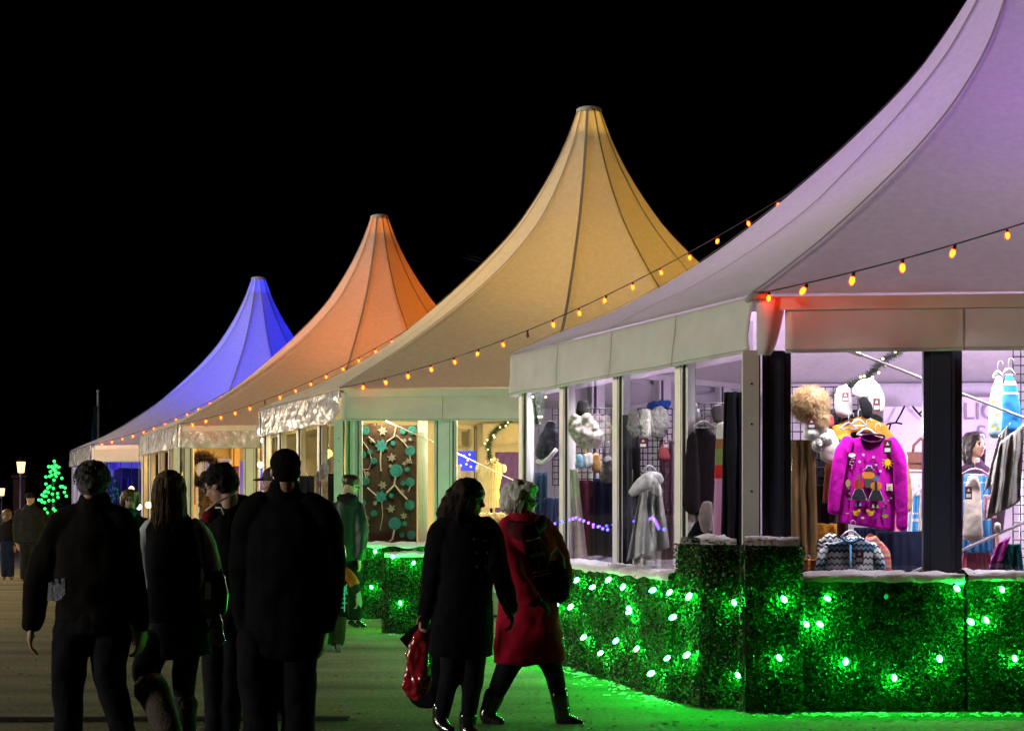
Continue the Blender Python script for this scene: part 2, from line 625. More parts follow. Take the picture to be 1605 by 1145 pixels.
def make_tent(k, label):
    c = C1 + ROW * k
    t = thing("marquee_tent", c, label, "tent", "peaked marquee tents in a row")
    # roof
    mb = MB()
    NU, NV = 192 if k < 2 else 96, 30
    ts = [.036 + (1 - .036) * (j / NV) ** 1.25 for j in range(NV + 1)]
    vs, fs = [], []
    for tt in ts:
        for i in range(NU):
            vs.append(roofpt(c, 6 * i / NU, tt))
    for j in range(NV):
        for i in range(NU):
            i2 = (i + 1) % NU
            fs.append((j * NU + i2, j * NU + i, (j + 1) * NU + i, (j + 1) * NU + i2))
    mb.add(vs, fs)
    roof = mb.build("roof", M['roof'], t, smooth=True)
    for sidx in range(12):
        sm = MB()
        u = sidx * .5
        a, b = [], []
        for tt in ts:
            w = .012 if sidx % 2 == 0 else .021
            p = roofpt(c, u, tt, .012)
            d = roofpt(c, (u + .02) % 6, tt, .012) - roofpt(c, (u - .02) % 6, tt, .012)
            d.z = 0
            d.normalize()
            a.append(p - d * w)
            b.append(p + d * w)
        n = len(a)
        sm.add(a + b, [(i, n + i, n + i + 1, i + 1) for i in range(n - 1)])
        sm.build("roof_seam", M['seam'], roof, smooth=True)
    lm = MB()      # ceiling liner below the lower half of the roof
    vs, fs = [], []
    NL = 22
    for j in range(NL + 1):
        for i in range(NU):
            p = roofpt(c, 6 * i / NU, .07 + (.985 - .07) * j / NL, -.10)
            p.z += .02 * math.sin(i * 1.9 + .3 * j) * math.sin(math.pi * j / NL) - (.04 if j == 0 else 0)
            vs.append(p)
    for j in range(NL):
        for i in range(NU):
            i2 = (i + 1) % NU
            fs.append((j * NU + i2, j * NU + i, (j + 1) * NU + i, (j + 1) * NU + i2))
    lm.add(vs, fs)
    lm.build("ceiling_liner", M['ceil'], t, smooth=True)
    cp = MB()
    r0 = 5.1 * .036
    zt = prof(.036)
    cp.lathe([(r0 + .012, zt - .03), (r0 + .016, zt + .03), (r0 * .95, zt + .05), (r0 * .5, zt + .075), (.02, zt + .085)], (c.x, c.y, 0), 24)
    cp.build("peak_cap", M['valance'], t, smooth=True)
    ma = MB()
    ma.tube([(c.x, c.y, DECK), (c.x, c.y, zt - .02)], .055, 12)
    ma.build("mast", M['frame'], t, smooth=True)
    # deck
    dk = MB()
    dk.poly_prism([(c.x + p.x * .965, c.y + p.y * .965) for p in HEX], .02, DECK)
    dk.build("deck", M['deck'], t)
    # eave beams, valances
    for i in range(6):
        a = Vector((c.x + HEX[i].x, c.y + HEX[i].y, 0))
        b = Vector((c.x + HEX[(i + 1) % 6].x, c.y + HEX[(i + 1) % 6].y, 0))
        d = (b - a).normalized()
        out = Vector((d.y, -d.x, 0))
        eb = MB()
        k2 = .005 if i == 1 else .06
        eb.beam(a + d * .10 - out * k2 + Vector((0, 0, EAVE - .075)), b - d * .10 - out * k2 + Vector((0, 0, EAVE - (.060 if i == 1 else .072))), .06, .10)
        eb.build("eave_beam", M['frame'], t)
        film = (i == 0 and k > 0) or (i == 1 and k == 2)
        s0 = .235 if (i == 1 and k == 0) else .015
        vl = MB()
        if film:
            fn = valance_fn(a + d * s0, b - d * .015, out, .05, 3.1 * k + i, EAVE - .45, EAVE - .015, 3.2)
            vl.slab(fn, 110, 18, .004)
        else:
            fn = valance_fn(a + d * s0, b - d * .015, out, .028, 3.1 * k + i, EAVE - .44, EAVE - (.065 if i == 1 else .015), 1.3)
            vl.slab(fn, 80, 10, .006)
        L_ = (b - a).length
        if not film:
            hz = MB()
            hz.grid(lambda u, v: Vector(fn(u, .05 + .022 * v, 0)) + out * .003, 80, 1)
            for q in (.25, .5, .75):
                hz.grid(lambda u, v, q=q: Vector(fn(q + (u - .5) * .0022, v, 0)) + out * .003, 1, 10)
            vl.add(hz.v, hz.f, 1)
        v = vl.build("valance", [M['film'] if film else M['valance'], M['stitch']], t, smooth=True)
        if film:
            v["label"] = "crinkled clear film valance full of glints"
    # walls with windows on the left, front and rear-left sides; cloth elsewhere
    for i in (5, 0, 1):
        a, b = wallp(c, i, 0), wallp(c, i, 1)
        ang = math.atan2(b.y - a.y, b.x - a.x)
        d = (b - a).normalized()
        nrm = Vector((d.y, -d.x, 0))
        fr = [0, .25, .5, .75]
        if i == 1: fr = [0, .25, .5, .75, 1]
        for f in fr:
            pmb = MB()
            p = wallp(c, i, f)
            if i == 1 and f == 0:
                p = p + d * .115
            if i == 0 and f == 0:
                p = p + d * .16
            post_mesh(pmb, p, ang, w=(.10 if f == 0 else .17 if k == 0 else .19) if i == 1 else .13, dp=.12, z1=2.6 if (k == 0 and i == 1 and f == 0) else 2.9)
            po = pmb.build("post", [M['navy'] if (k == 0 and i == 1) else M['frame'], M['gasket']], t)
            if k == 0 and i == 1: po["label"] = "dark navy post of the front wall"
        for q in range(4):
            p0, p1 = wallp(c, i, q / 4), wallp(c, i, (q + 1) / 4)
            gm = MB()
            gm.beam(p0 + d * (.23 if (i == 1 and q == 0) else .12) + Vector((0, 0, 1.62)), p1 - d * .12 + Vector((0, 0, 1.62)), .008, 2.44)
            gm.build("window_pane", M['glass'], t)
            sl_ = MB()
            sl_.beam(p0 + d * (.23 if (i == 1 and q == 0) else .12) + Vector((0, 0, .36)), p1 - d * .12 + Vector((0, 0, .36)), .09, .08)
            sl_.build("sill", M['frame'], t)
    # corner post between the two window walls
    pc = MB()
    p = wallp(c, 1, 0, .06) - Vector((.055, 0, 0))
    ang = math.atan2(-.43, 5.43)
    pc.box(Vector((p.x, p.y, 1.30)), (.12, .13, 2.6), ang, 0)
    pc.box(Vector((p.x + .065, p.y - .01, 1.30)), (.012, .10, 2.58), ang, 1)
    for zz in (.95, 1.55, 2.05, 2.35):
        pc.lathe([(.009, 0), (.009, .004)], (0, 0, 0), 8, 1)
        for q in range(len(pc.v) - 16, len(pc.v)):
            r_ = pc.v[q]
            pc.v[q] = Vector((p.x + r_.x, p.y - .0655 - r_.z, zz + r_.y))
    pc.build("corner_post", [M['frame'], M['gasket']], t)
    for i in (2, 3, 4):
        a, b = wallp(c, i, 0, .2), wallp(c, i, 1, .2)
        d = (b - a).normalized()
        out = Vector((d.y, -d.x, 0))
        wl = MB()
        wl.slab(valance_fn(a, b, out, .06, i * 7 + k, .36, 2.98, 1.6), 70, 14, .01)
        wl.build("cloth_wall", M['liner'], t, smooth=True)
        sw = MB()      # gathered swag of liner where wall and roof meet
        a2, b2 = wallp(c, i, .01, .32), wallp(c, i, .99, .32)

        def sf(u, v, th, a2=a2, b2=b2, out=out, i=i):
            p = a2.lerp(b2, u)
            z = 3.0 - v * (.38 + .05 * math.sin(u * 21))
            o = -.02 + .035 * math.sin(u * 60 + 2 * noise.noise(Vector((u * 4, i, 0)))) * v - th
            return Vector((p.x + out.x * o, p.y + out.y * o, z))
        sw.slab(sf, 120, 6, .006)
        sw.build("liner_swag", M['liner'], t, smooth=True)
    if k == 0:
        # wall bracing seen through the front bays
        for a, b in ((at(1325, 546, 12.75), at(1960, 792, 12.60)), (at(1375, 921, 12.75), at(1960, 660, 12.60))):
            br = MB()
            br.tube([a, b], .011, 8)
            br.tube([a, a + (b - a).normalized() * .12], .022, 8)
            br.build("brace_cable", M['steel'], t)
        # rolled end of the inner curtain at the open corner of the valance
        q = Vector((c.x + HEX[1].x, c.y + HEX[1].y, 0))
        fl = MB()

        def ff(u, v, th):
            w = .10 + .12 * v ** .6
            x = q.x + .025 + w * u
            return Vector((x, q.y - .01 - .045 * math.sin(u * 3.1) + th, 2.56 + .42 * v))
        fl.slab(ff, 10, 10, .008)
        fl.build("corner_flap", M['valance'], t, smooth=True)
        sh = MB()
        sh.tube([q + Vector((-.05, 0, 2.97)), q + Vector((.0, -.05, 3.0)), q + Vector((.12, -.05, 3.01))], [.02, .035, .025], 10)
        sh.build("lashing", M['strap'], t, smooth=True)
    return t


TENTS = [make_tent(0, "nearest marquee tent glowing purple with clothes in its windows"),
         make_tent(1, "amber yellow glowing tent with a flowered curtain in its window"),
         make_tent(2, "orange glowing tent with a wreath in its window"),
         make_tent(3, "blue glowing tent at the far end of the row")]


def lamp(name, kind, loc, energy, col, radius=.12, rot=None, spot=None):
    l = bpy.data.lights.new(name, kind)
    l.energy = energy
    l.color = col
    l.shadow_soft_size = radius
    if kind == 'SPOT':
        l.spot_size = spot
        l.spot_blend = 1.0
    o = bpy.data.objects.new(name, l)
    COL.objects.link(o)
    o.location = loc
    if rot: o.rotation_euler = rot
    return o


#        colour of the uplight, power, cone, colour of the shop lights, power, colour of the wash on the ceiling, power
TL = [((.46, .11, 1.0), 780, 128, (1.0, .90, .98), 340, (.84, .60, 1.0), 160),
      ((1.0, .50, .05), 1750, 132, (1.0, .84, .54), 170, (1.0, .68, .20), 135),
      ((1.0, .18, .014), 1900, 134, (1.0, .60, .16), 150, (1.0, .44, .05), 105),
      ((.012, .028, 1.0), 7000, 152, (.34, .24, 1.0), 70, (.10, .08, 1.0), 75)]
for k, (uc, up, ua, wc, wp, cc, cpw) in enumerate(TL):  # unseen lamps assumed inside each tent, read off its glow
    c = C1 + ROW * k
    lamp("uplight", 'SPOT', (c.x, c.y, 2.3), up * 2.2, uc, .9, (math.pi, 0, 0), R(ua))
    for (i, f, ins) in ((1, .10, .18), (1, .28, .18), (1, .45, .2), (0, .12, .3), (0, .40, .3), (0, .75, .3)):
        p = wallp(c, i, f, ins)
        lamp("shop_lamp", 'SPOT', (p.x, p.y, 2.84), wp * (.62 if i == 1 else 1.1), wc, .07, (R(14) if i == 1 else 0, R(-12) if i == 0 else 0, 0), R(150))
    lamp("shop_lamp", 'SPOT', (c.x - .6, c.y + .5, 2.9), wp * 1.2, wc, .15, (0, 0, 0), R(165))
    lamp("shop_lamp", 'SPOT', (c.x + .9, c.y - 1.6, 2.9), wp * .9, wc, .15, (0, 0, 0), R(165))
    for x, y, f in ((-2.6, .2, .8), (-.6, -2.6, .8), (.6, 1.6, 1.0), (2.6, -1.0, .7)):
        lamp("ceiling_wash", 'POINT', (c.x + x, c.y + y, 2.15), cpw * 1.5 * f, cc, .2)

# ------------------------------------------------------------------ hedges
def leaves(mb, o, eu, ev, n, dens, rng, depth=.024):
    eu, ev = Vector(eu), Vector(ev)
    A = eu.cross(ev).length
    for _ in range(int(A * dens)):
        p = Vector(o) + eu * rng.random() + ev * rng.random()
        p = p + n * (rng.random() ** 1.5 * depth * (2.2 if rng.random() < .02 else 1) + .014 + .022 * noise.noise(p * 3.1) + .012 * noise.noise(p * 8))
        s = rng.uniform(.0045, .0095)
        a = Vector((rng.gauss(0, 1), rng.gauss(0, 1), rng.gauss(0, 1))).normalized()
        nn = (n * .8 + Vector((rng.gauss(0, .7), rng.gauss(0, .7), rng.gauss(.25, .7)))).normalized()
        a = (a - nn * a.dot(nn))
        if a.length < .1: continue
        a.normalize()
        b = nn.cross(a)
        mb.add([p - a * s * 1.5, p + b * s * .8, p + a * s * 1.5, p - b * s * .8], [(0, 1, 2, 3)], 1)


def hedge(label, foot, h, seed, faces, dens=9000, z0=.012):
    """foot: four ground corners, counter-clockwise from the front left"""
    rng = random.Random(seed)
    F = [Vector((p[0], p[1], 0)) for p in foot]
    mb = MB()
    mb.poly_prism([(p.x, p.y) for p in F], z0, h, 0)
    for i in range(4):
        a, b = F[i], F[(i + 1) % 4]
        n = Vector(((b - a).y, -(b - a).x, 0)).normalized()
        dn = dens if i in faces else 500
        leaves(mb, a + Vector((0, 0, z0)), b - a, (0, 0, h - z0), n, dn, rng)
    leaves(mb, F[0] + Vector((0, 0, h)), F[1] - F[0], F[3] - F[0], Vector((0, 0, 1)), dens * .3, rng)
    return tag(mb.build("hedge", [M['leafcore'], M['leaf']]), label, "hedge", "clipped boxwood hedges round the tents")


def quad_run(a, b, th):
    a, b = Vector((a[0], a[1], 0)), Vector((b[0], b[1], 0))
    d = (b - a).normalized()
    n = Vector((-d.y, d.x, 0))
    return [a, b, b + n * th, a + n * th]


HR1 = quad_run((2.010, 11.86), (3.165, 11.86), .32)
HR2 = quad_run((3.185, 11.83), (4.6, 11.80), .32)
HP2 = [Vector((1.625, 11.75, 0)), Vector((1.995, 11.735, 0)), Vector((2.03, 12.10, 0)), Vector((1.668, 12.12, 0))]
HP1 = [Vector((1.354, 12.02, 0)), Vector((1.612, 12.0, 0)), Vector((1.485, 12.37, 0)), Vector((1.216, 12.395, 0))]
HL = quad_run((.02, 17.1), (1.190, 12.42), .21)
HB = quad_run((-2.25, 21.92), (-.75, 21.90), .25)
HF = quad_run((-1.45, 19.2), (-.25, 19.15), .40)
hedge("low dark hedge with green lights below the purple sweater window", HR1, .915, 1, (0, 1))
hedge("end section of dark hedge with green lights at the right edge", HR2, .925, 2, (0,))
hedge("tall square hedge pillar standing in front of the tent's corner post", HP2, 1.165, 3, (0, 3, 1))
hedge("tall hedge pillar with one lit side left of the corner post", HP1, 1.165, 4, (0, 3))
hedge("long hedge with green lights under the side windows behind the red coat", HL, .90, 5, (0,), 7000)
hedge("low hedge with green lights below the flowered curtain", HB, .93, 6, (0, 1), 5000)
HF3 = [p + ROW for p in HF]  # made-up hedge, added to hold bulbs that tint the orange tent's valance
hedge("short hedge added in front of the orange tent to carry green bulbs", HF3, .87, 9, (0,), 2000)
HB3 = [p + ROW for p in HB]  # unseen hedge, assumed so its bulbs tint the orange tent's valance green
hedge("low hedge with green lights under the orange tent's front window", HB3, .93, 8, (0,), 2500)
hedge("short hedge jutting forward below the flowered curtain", HF, .87, 7, (0, 3), 5500)


def batting(label, quad, h, seed, z=.0, over=.05):
    a, b, c_, d_ = [Vector(p) for p in quad]
    L = (b - a).length
    nu = max(10, int(L / .025))

    def fn(u, v):
        f, bk = a.lerp(b, u), d_.lerp(c_, u)
        w = bk - f
        th = v * math.pi
        s = .5 - math.cos(th) * (.5 + over / max(w.length, .01))
        p = f + w * s
        n1 = noise.noise(Vector((u * L * 5, v * 3, seed)))
        n2 = noise.noise(Vector((u * L * 14, v * 7, seed + 3)))
        rise = (.035 + .03 * n1 + .014 * n2) * (math.sin(th) ** .6 if 0 < v < 1 else 0)
        drop = -.03 * (1 + n1) if v in (0, 1) else 0
        return Vector((p.x + .01 * n2, p.y + .01 * n1, h + .012 + max(rise, .0) + drop))
    mb = MB()
    mb.grid(fn, nu, 10)
    return tag(mb.build("snow_batting", M['snow'], smooth=True), label, "fake snow", "white batting on the hedge tops")


batting("white batting lying on the hedge below the sweater window", HR1, .925, 1)
batting("white batting on the hedge at the right edge", HR2, .935, 2)
batting("small white pad on top of the square hedge pillar", HP2, 1.175, 3, over=.0)
batting("thin white pad on the hedge pillar left of the corner post", HP1, 1.175, 4, over=-.03)
batting("long white batting on the hedge under the side windows", HL, .91, 5)
batting("white batting on the hedge below the flowered curtain", HB, .94, 6)
batting("white batting on the hedge under the orange tent's front window", HB3, .94, 8)
batting("ragged white strip on the short hedge that juts forward", HF, .88, 7, over=-.02)

fl = MB()
rng = random.Random(5)
def scatter(a, b, n, spread):
    a, b = Vector((a[0], a[1], 0)), Vector((b[0], b[1], 0))
    d = (b - a).normalized()
    nn = Vector((d.y, -d.x, 0))
    for _ in range(n):
        p = a.lerp(b, rng.random()) + nn * (abs(rng.gauss(0, 1)) * spread + .01)
        for q in range(rng.randint(1, 5)):
            s = rng.uniform(.003, .012)
            fl.ball((p.x + rng.gauss(0, .018), p.y + rng.gauss(0, .018), s * .3), s * rng.uniform(.8, 1.8), s * rng.uniform(.8, 1.6), s * .55, 6, 4)
scatter((1.6, 11.75), (4.2, 11.8), 170, .10)
scatter((.02, 17.1), (1.25, 12.2), 170, .12)
scatter((-1.45, 19.2), (-.3, 19.2), 40, .10)
tag(fl.build("snow_flakes", M['snow']), "loose white snow flecks on the ground along the hedges", "fake snow", kind="stuff")

# ------------------------------------------------------------------ strings of bulbs
def bulb_meshes(matb):
    b = MB()
    b.lathe([(.004, -.066), (.013, -.058), (.0195, -.040), (.020, -.026), (.015, -.010), (.011, 0)], (0, 0, 0), 8)
    s_ = MB()
    s_.lathe([(.0125, -.006), (.0135, .0), (.0135, .026), (.008, .034)], (0, 0, 0), 8)
    return b.mesh("bulb", matb, True), s_.mesh("socket", M['socket'], True)


def add_bulb(parent, ms, p, rot, sc=1.0):
    b = inst("bulb", ms[0], p, parent, rot, sc)
    s_ = bpy.data.objects.new("socket", ms[1])
    COL.objects.link(s_)
    s_.parent = b
    return b


ORB = bulb_meshes(M['orange'])
ODB = bulb_meshes(M['orangedead'])
GRB = bulb_meshes(M['green'])
GDB = bulb_meshes(M['greendim'])
SLAB = ["orange bulb string rising in front of the purple tent", "long orange bulb string rising across the amber tent", "orange bulb string rising across the orange tent",
        "far orange bulb string at the blue tent's eave"]
for k in range(4):
    c = C1 + ROW * k
    v1 = Vector((c.x + HEX[1].x, c.y + HEX[1].y, 0))
    pk = Vector((c.x - ROW.x, c.y - ROW.y, 0))
    dv = pk - v1
    def sp(s):
        return v1 + dv * s + Vector((0, -.05, 3.01 + 1.003 * s + 2.35 * s * s))
    st = thing("light_string", sp(0), SLAB[k], "string lights", "orange bulb strings on the tents")
    cd = MB()
    cd.tube([sp(.85 * i / 60) for i in range(61)], .006, 6)
    cd.build("cord", M['socket'], st, smooth=True)
    rng = random.Random(40 + k)
    ss = ([.013] if k == 0 else []) + [.0445 + .0402 * i for i in range(21)]
    for i, s in enumerate(ss):
        dead = (k == 1 and i == 7) or (k == 2 and i == 5)
        add_bulb(st, ODB if dead else ORB, sp(s) - Vector((0, 0, .03)), (rng.gauss(0, .25), rng.gauss(0, .25), 0), rng.uniform(.8, 1.0))


def on_plane(px, py, a, b, off=.02):
    """where the sight line through that pixel meets the upright plane through ground points a, b"""
    a, b = Vector((a[0], a[1])), Vector((b[0], b[1]))
    d = (b - a).normalized()
    n = Vector((d.y, -d.x))
    a = a + n * off
    k = (px - CXP) / FPX
    den = n.x * k + n.y
    y = n.dot(a) / den
    return at(px, py, y), Vector((n.x, n.y, 0))


GSETS = [("green bulb string pinned to the hedge under the side windows", HL[0], HL[1],
          [(800, 905), (806, 962), (812, 1005), (818, 930), (826, 1015), (836, 975), (842, 905), (848, 1022), (858, 945), (862, 1000), (850, 985), (875, 945), (870, 1010), (898, 947), (907, 905), (933, 918), (957, 905), (979, 915), (984, 949), (990, 957), (919, 995), (945, 1020), (969, 1000), (1001, 1012), (1028, 922), (1053, 924), (1060, 964), (1050, 1028), (1026, 1052)], ()),  # leftmost bulbs, out of sight behind the walkers, added to green the ground
         ("green bulb string across the hedge pillar left of the post", HP1[0], HP1[1], [(1150, 940), (1154, 1054)], ()),
         ("green bulb string on the lit side of the hedge pillar", HP1[3], HP1[0], [(1083, 929), (1081, 1022)], ()),
         ("green bulb string across the square hedge pillar", HP2[0], HP2[1], [(1226, 935), (1219, 1026)], ()),
         ("green bulb string zigzagging over the hedge below the sweaters", HR1[0], HR1[1], [(1261, 975), (1281, 975), (1292, 935), (1326, 1032), (1389, 931), (1401, 1057), (1472, 1028), (1497, 918)], (4,)),
         ("green bulb string on the hedge at the right edge", HR2[0], HR2[1], [(1518, 970), (1543, 967), (1569, 920), (1590, 1027), (1640, 960), (1670, 1040)], ()),
         ("green bulb string on the hedge below the flowered curtain", HB[0], HB[1], [(536, 965), (562, 967), (581, 918), (588, 861), (668, 862), (690, 905)], ()),
         ("green bulb string on the hedge under the orange tent's front window", HB3[0], HB3[1], [(276, 890), (286, 862), (300, 905), (312, 868), (324, 892), (338, 862), (352, 900), (366, 868), (380, 890)], ()),  # bulbs of the assumed hedge, added for the valance's green tint
         ("green bulb string on the hidden tent side of the short forward hedge", HF[2], HF[3], [(606 + 12 * i, 900 + 26 * (i % 2)) for i in range(12)], ()),  # unseen bulbs added to throw green light on the amber tent's valance
         ("green bulb string on the hidden tent side of the orange tent's forward hedge", HF3[2], HF3[3], [(306 + 18 * i, 872 + 18 * (i % 2)) for i in range(6)], ()),  # unseen bulbs added to throw green light on the orange tent's valance
         ("green bulb string on the short hedge jutting forward", HF[0], HF[1], [(614, 870), (627, 942), (649, 880), (690, 968), (700, 915), (712, 980), (726, 930), (738, 975), (752, 905), (758, 960)], ())]  # rightmost bulbs added behind the walkers to spread green over the ground
for lab, a, b, pts, dim in GSETS:
    pp = [on_plane(px, py, a, b, .058) for px, py in pts]
    st = thing("light_string", pp[0][0], lab, "string lights", "green bulb strings on the hedges")
    n = pp[0][1]
    cd = MB()
    cpts = []
    for i in range(len(pp) - 1):
        for j in range(6):
            u = j / 6
            cpts.append(pp[i][0].lerp(pp[i + 1][0], u) - n * .034 - Vector((0, 0, .03 * math.sin(math.pi * u))))
    cpts.append(pp[-1][0] - n * .02)
    cd.tube(cpts, .003, 5)
    cd.build("cord", pm("green_cord", (.003, .008, .003), .7, spec=.1) if 'gcord' not in M else M['gcord'], st, smooth=True)
    rng = random.Random(len(lab))
    for i, (p, nn) in enumerate(pp):
        ax = (nn * rng.uniform(.5, 1.1) + Vector((rng.gauss(0, .35), 0, -rng.uniform(.4, .9)))).normalized()
        rot = (-ax).to_track_quat('Z', 'Y').to_euler()
        add_bulb(st, GDB if i in dim else GRB, p, rot, rng.uniform(.72, .92))

# grit, pebbles and trodden leaves on the ground
gr = MB()
rng = random.Random(17)
for _ in range(2600):
    y = 8.0 + 16 * rng.random() ** 1.6
    x = rng.uniform(-.32, .32) * y
    s = rng.uniform(.004, .012)
    if rng.random() < .93:
        gr.ball((x, y, s * .3), s * rng.uniform(.8, 1.5), s, s * .6, 6, 4, mi=0)
    else:
        s *= 2.5
        a = rng.uniform(0, 6.28)
        ca, sa = math.cos(a) * s, math.sin(a) * s
        gr.add([(x - ca, y - sa, .006), (x + sa * .5, y - ca * .5, .012), (x + ca, y + sa, .007), (x - sa * .5, y + ca * .5, .014)], [(0, 1, 2, 3)], 1)
tag(gr.build("grit", [pm("grit_stone", (.22, .20, .16), .8, var=.5), pm("dead_leaf", (.14, .08, .03), .7)]), "small stones and dead leaves trodden into the dirt", "grit", kind="stuff")
# ------------------------------------------------------------------ goods shown in the tents
def knit(name, col, **k):
    a = dict(rough=.9, var=.18, scale=16, bump=.5, bscale=110, spec=.1, dist=.008)
    a.update(k)
    return pm(name, col, **a)


def drape(name, label, cat, mat, x0, x1, y0, y1, d, bx0=None, bx1=None, folds=4, amp=.018, th=.03, group=None, slant=0, nu=40, nv=24, wav=.006, top=0):
    bx0 = x0 if bx0 is None else bx0
    bx1 = x1 if bx1 is None else bx1
    sd = (x0 * 13.7 + y0) % 50

    def fn(u, v, t):
        l, r = x0 + (bx0 - x0) * (1 - v), x1 + (bx1 - x1) * (1 - v)
        px = l + (r - l) * u
        py = y1 + (y0 - y1) * v + slant * (u - .5) + top * abs(u - .5) * 2 * v
        p = at(px, py, d)
        w = amp * math.sin(u * folds * 6.283 + 1.3 * noise.noise(Vector((u * 3, v * 2, sd)))) * (.35 + .65 * (1 - v))
        w += wav * noise.noise(Vector((u * 6, v * 7, sd + 9)))
        return Vector((p.x, p.y + w + t, p.z + wav * noise.noise(Vector((u * 5, v, sd))) * (1 if v in (0, 1) else 0)))
    mb = MB()
    mb.slab(fn, nu, nv, th)
    return tag(mb.build(name, mat, smooth=True), label, cat, group)


def soft(name, label, cat, mat, d, chains, k=.5, wr=.006, ws=12, vox=.012, group=None, parent=None, it=2, balls=(), dz=0):
    mb = MB()
    for ch in chains:
        mb.loft([(at(q[0], q[1], d + (q[3] if len(q) > 3 else 0)), q[2] * d / FPX) for q in ch], k)
    for (x, y, rx, ry, rd) in balls:
        mb.ball(at(x, y, d), rx * d / FPX, rd, ry * d / FPX)
    o = remesh(mb, vox, it, wr, ws).build(name, mat, parent, smooth=True)
    return tag(o, label, cat, group) if label else o


def hanger(label, x, y, d, w=26, mat=None, group="clear plastic hangers"):
    k = d / FPX
    t = thing("clothes_hanger", at(x, y + 8, d), label, "hanger", group)
    b = MB()
    b.tube([at(x - w / 2, y + 9, d), at(x - w * .2, y + 1, d), at(x, y - 1, d), at(x + w * .2, y + 1, d), at(x + w / 2, y + 9, d)], .008, 8)
    b.tube([at(x - w / 2, y + 9, d), at(x + w / 2, y + 9, d)], .005, 6)
    b.build("arms", mat or M['clear'], t, smooth=True)
    h = MB()
    h.tube([at(x, y - 1, d), at(x, y - 9, d)] + [at(x + 4 - 4 * math.cos(a), y - 12 - 5 * math.sin(a), d) for a in [i * .5 for i in range(8)]], .003, 6)
    h.build("hook", M['steel'], t, smooth=True)
    return t


def gridpanel(label, x0, x1, y0, y1, d0, d1, nx, ny):
    b = MB()
    for i in range(nx + 1):
        f = i / nx
        b.tube([at(x0 + (x1 - x0) * f, y1, d0 + (d1 - d0) * f), at(x0 + (x1 - x0) * f, y0, d0 + (d1 - d0) * f)], .0055, 5)
    for j in range(ny + 1):
        y = y0 + (y1 - y0) * j / ny
        b.tube([at(x0, y, d0 - .006), at(x1, y, d1 - .006)], .0055, 5)
    return tag(b.build("grid_panel", M['blackmetal']), label, "display grid", "black wire display grids")


def garland(label, pts, r, seed, nb=18):
    t = thing("garland", pts[0], label, "garland", "lit green garlands")
    rng = random.Random(seed)
    P = []
    for i in range(len(pts) - 1):
        p0, p1, p2, p3 = [Vector(pts[k]) for k in (max(i - 1, 0), i, i + 1, min(i + 2, len(pts) - 1))]
        for j in range(8):
            s = j / 8
            P.append(0.5 * ((2 * p1) + (p2 - p0) * s + (2 * p0 - 5 * p1 + 4 * p2 - p3) * s * s + (3 * p1 - p0 - 3 * p2 + p3) * s ** 3))
    P.append(Vector(pts[-1]))
    g_ = MB()
    g_.tube(P, r * .25, 6)
    for i in range(len(P) - 1):
        for _ in range(46):
            p = P[i].lerp(P[i + 1], rng.random())
            d_ = Vector((rng.gauss(0, 1), rng.gauss(0, 1), rng.gauss(0, 1))).normalized()
            s_ = d_.orthogonal().normalized() * .004
            g_.add([p - s_, p + s_, p + d_ * r * rng.uniform(.6, 1.25)], [(0, 1, 2)])
    g_.build("needles", M['needle'], t)
    for i in range(nb):
        p = P[int((i + .5) / nb * (len(P) - 1))] + Vector((rng.gauss(0, r * .5), -r * rng.uniform(.4, .9), rng.gauss(0, r * .5)))
        inst("fairy_light", FAIRY, p, t)
    return t


M['clear'] = pm("clear_acrylic", (.65, .65, .70), .12, var=.05, coat=1)
M['needle'] = pm("garland_needles", (.025, .06, .02), .6)
M['card'] = pm("dark_red_tag", (.09, .015, .025), .5)
fb_ = MB()
fb_.ball((0, 0, 0), .011, n=8, m=6)
FAIRY = fb_.mesh("fairy_light", emit("warm_fairy_glow", (1, .72, .35), 6), True)
bb_ = MB()
bb_.ball((0, 0, 0), .013, n=8, m=6)
BLUEF = bb_.mesh("blue_light", emit("blue_fairy_glow", (.10, .08, 1.0), 7), True)
PURF = bb_.mesh("blue_light", emit("violet_fairy_glow", (.35, .08, 1.0), 5), True)


def price_tag(label, x, y, d, w=11, h=20):
    k = d / FPX
    b = MB()
    b.plate(at(x, y, d), (k, 0, 0), (0, 0, k), [(-w / 2, -h / 2), (w / 2, -h / 2), (w / 2, h / 2), (-w / 2, h / 2)], .003, 0)
    b.plate(at(x, y, d - .004), (k, 0, 0), (0, 0, k), [(-w * .35, -h * .36), (w * .35, -h * .36), (w * .35, -h * .08), (-w * .35, -h * .08)], .002, 1)
    b.plate(at(x, y, d - .004), (k, 0, 0), (0, 0, k), [(-w * .2, h * .12), (w * .2, h * .12), (0, h * .36)], .002, 1)
    return tag(b.build("price_tag", [M['card'], M['snowcard']]), label, "tag", "swing tags on the goods")


M['snowcard'] = pm("white_print", (.75, .72, .72), .6)

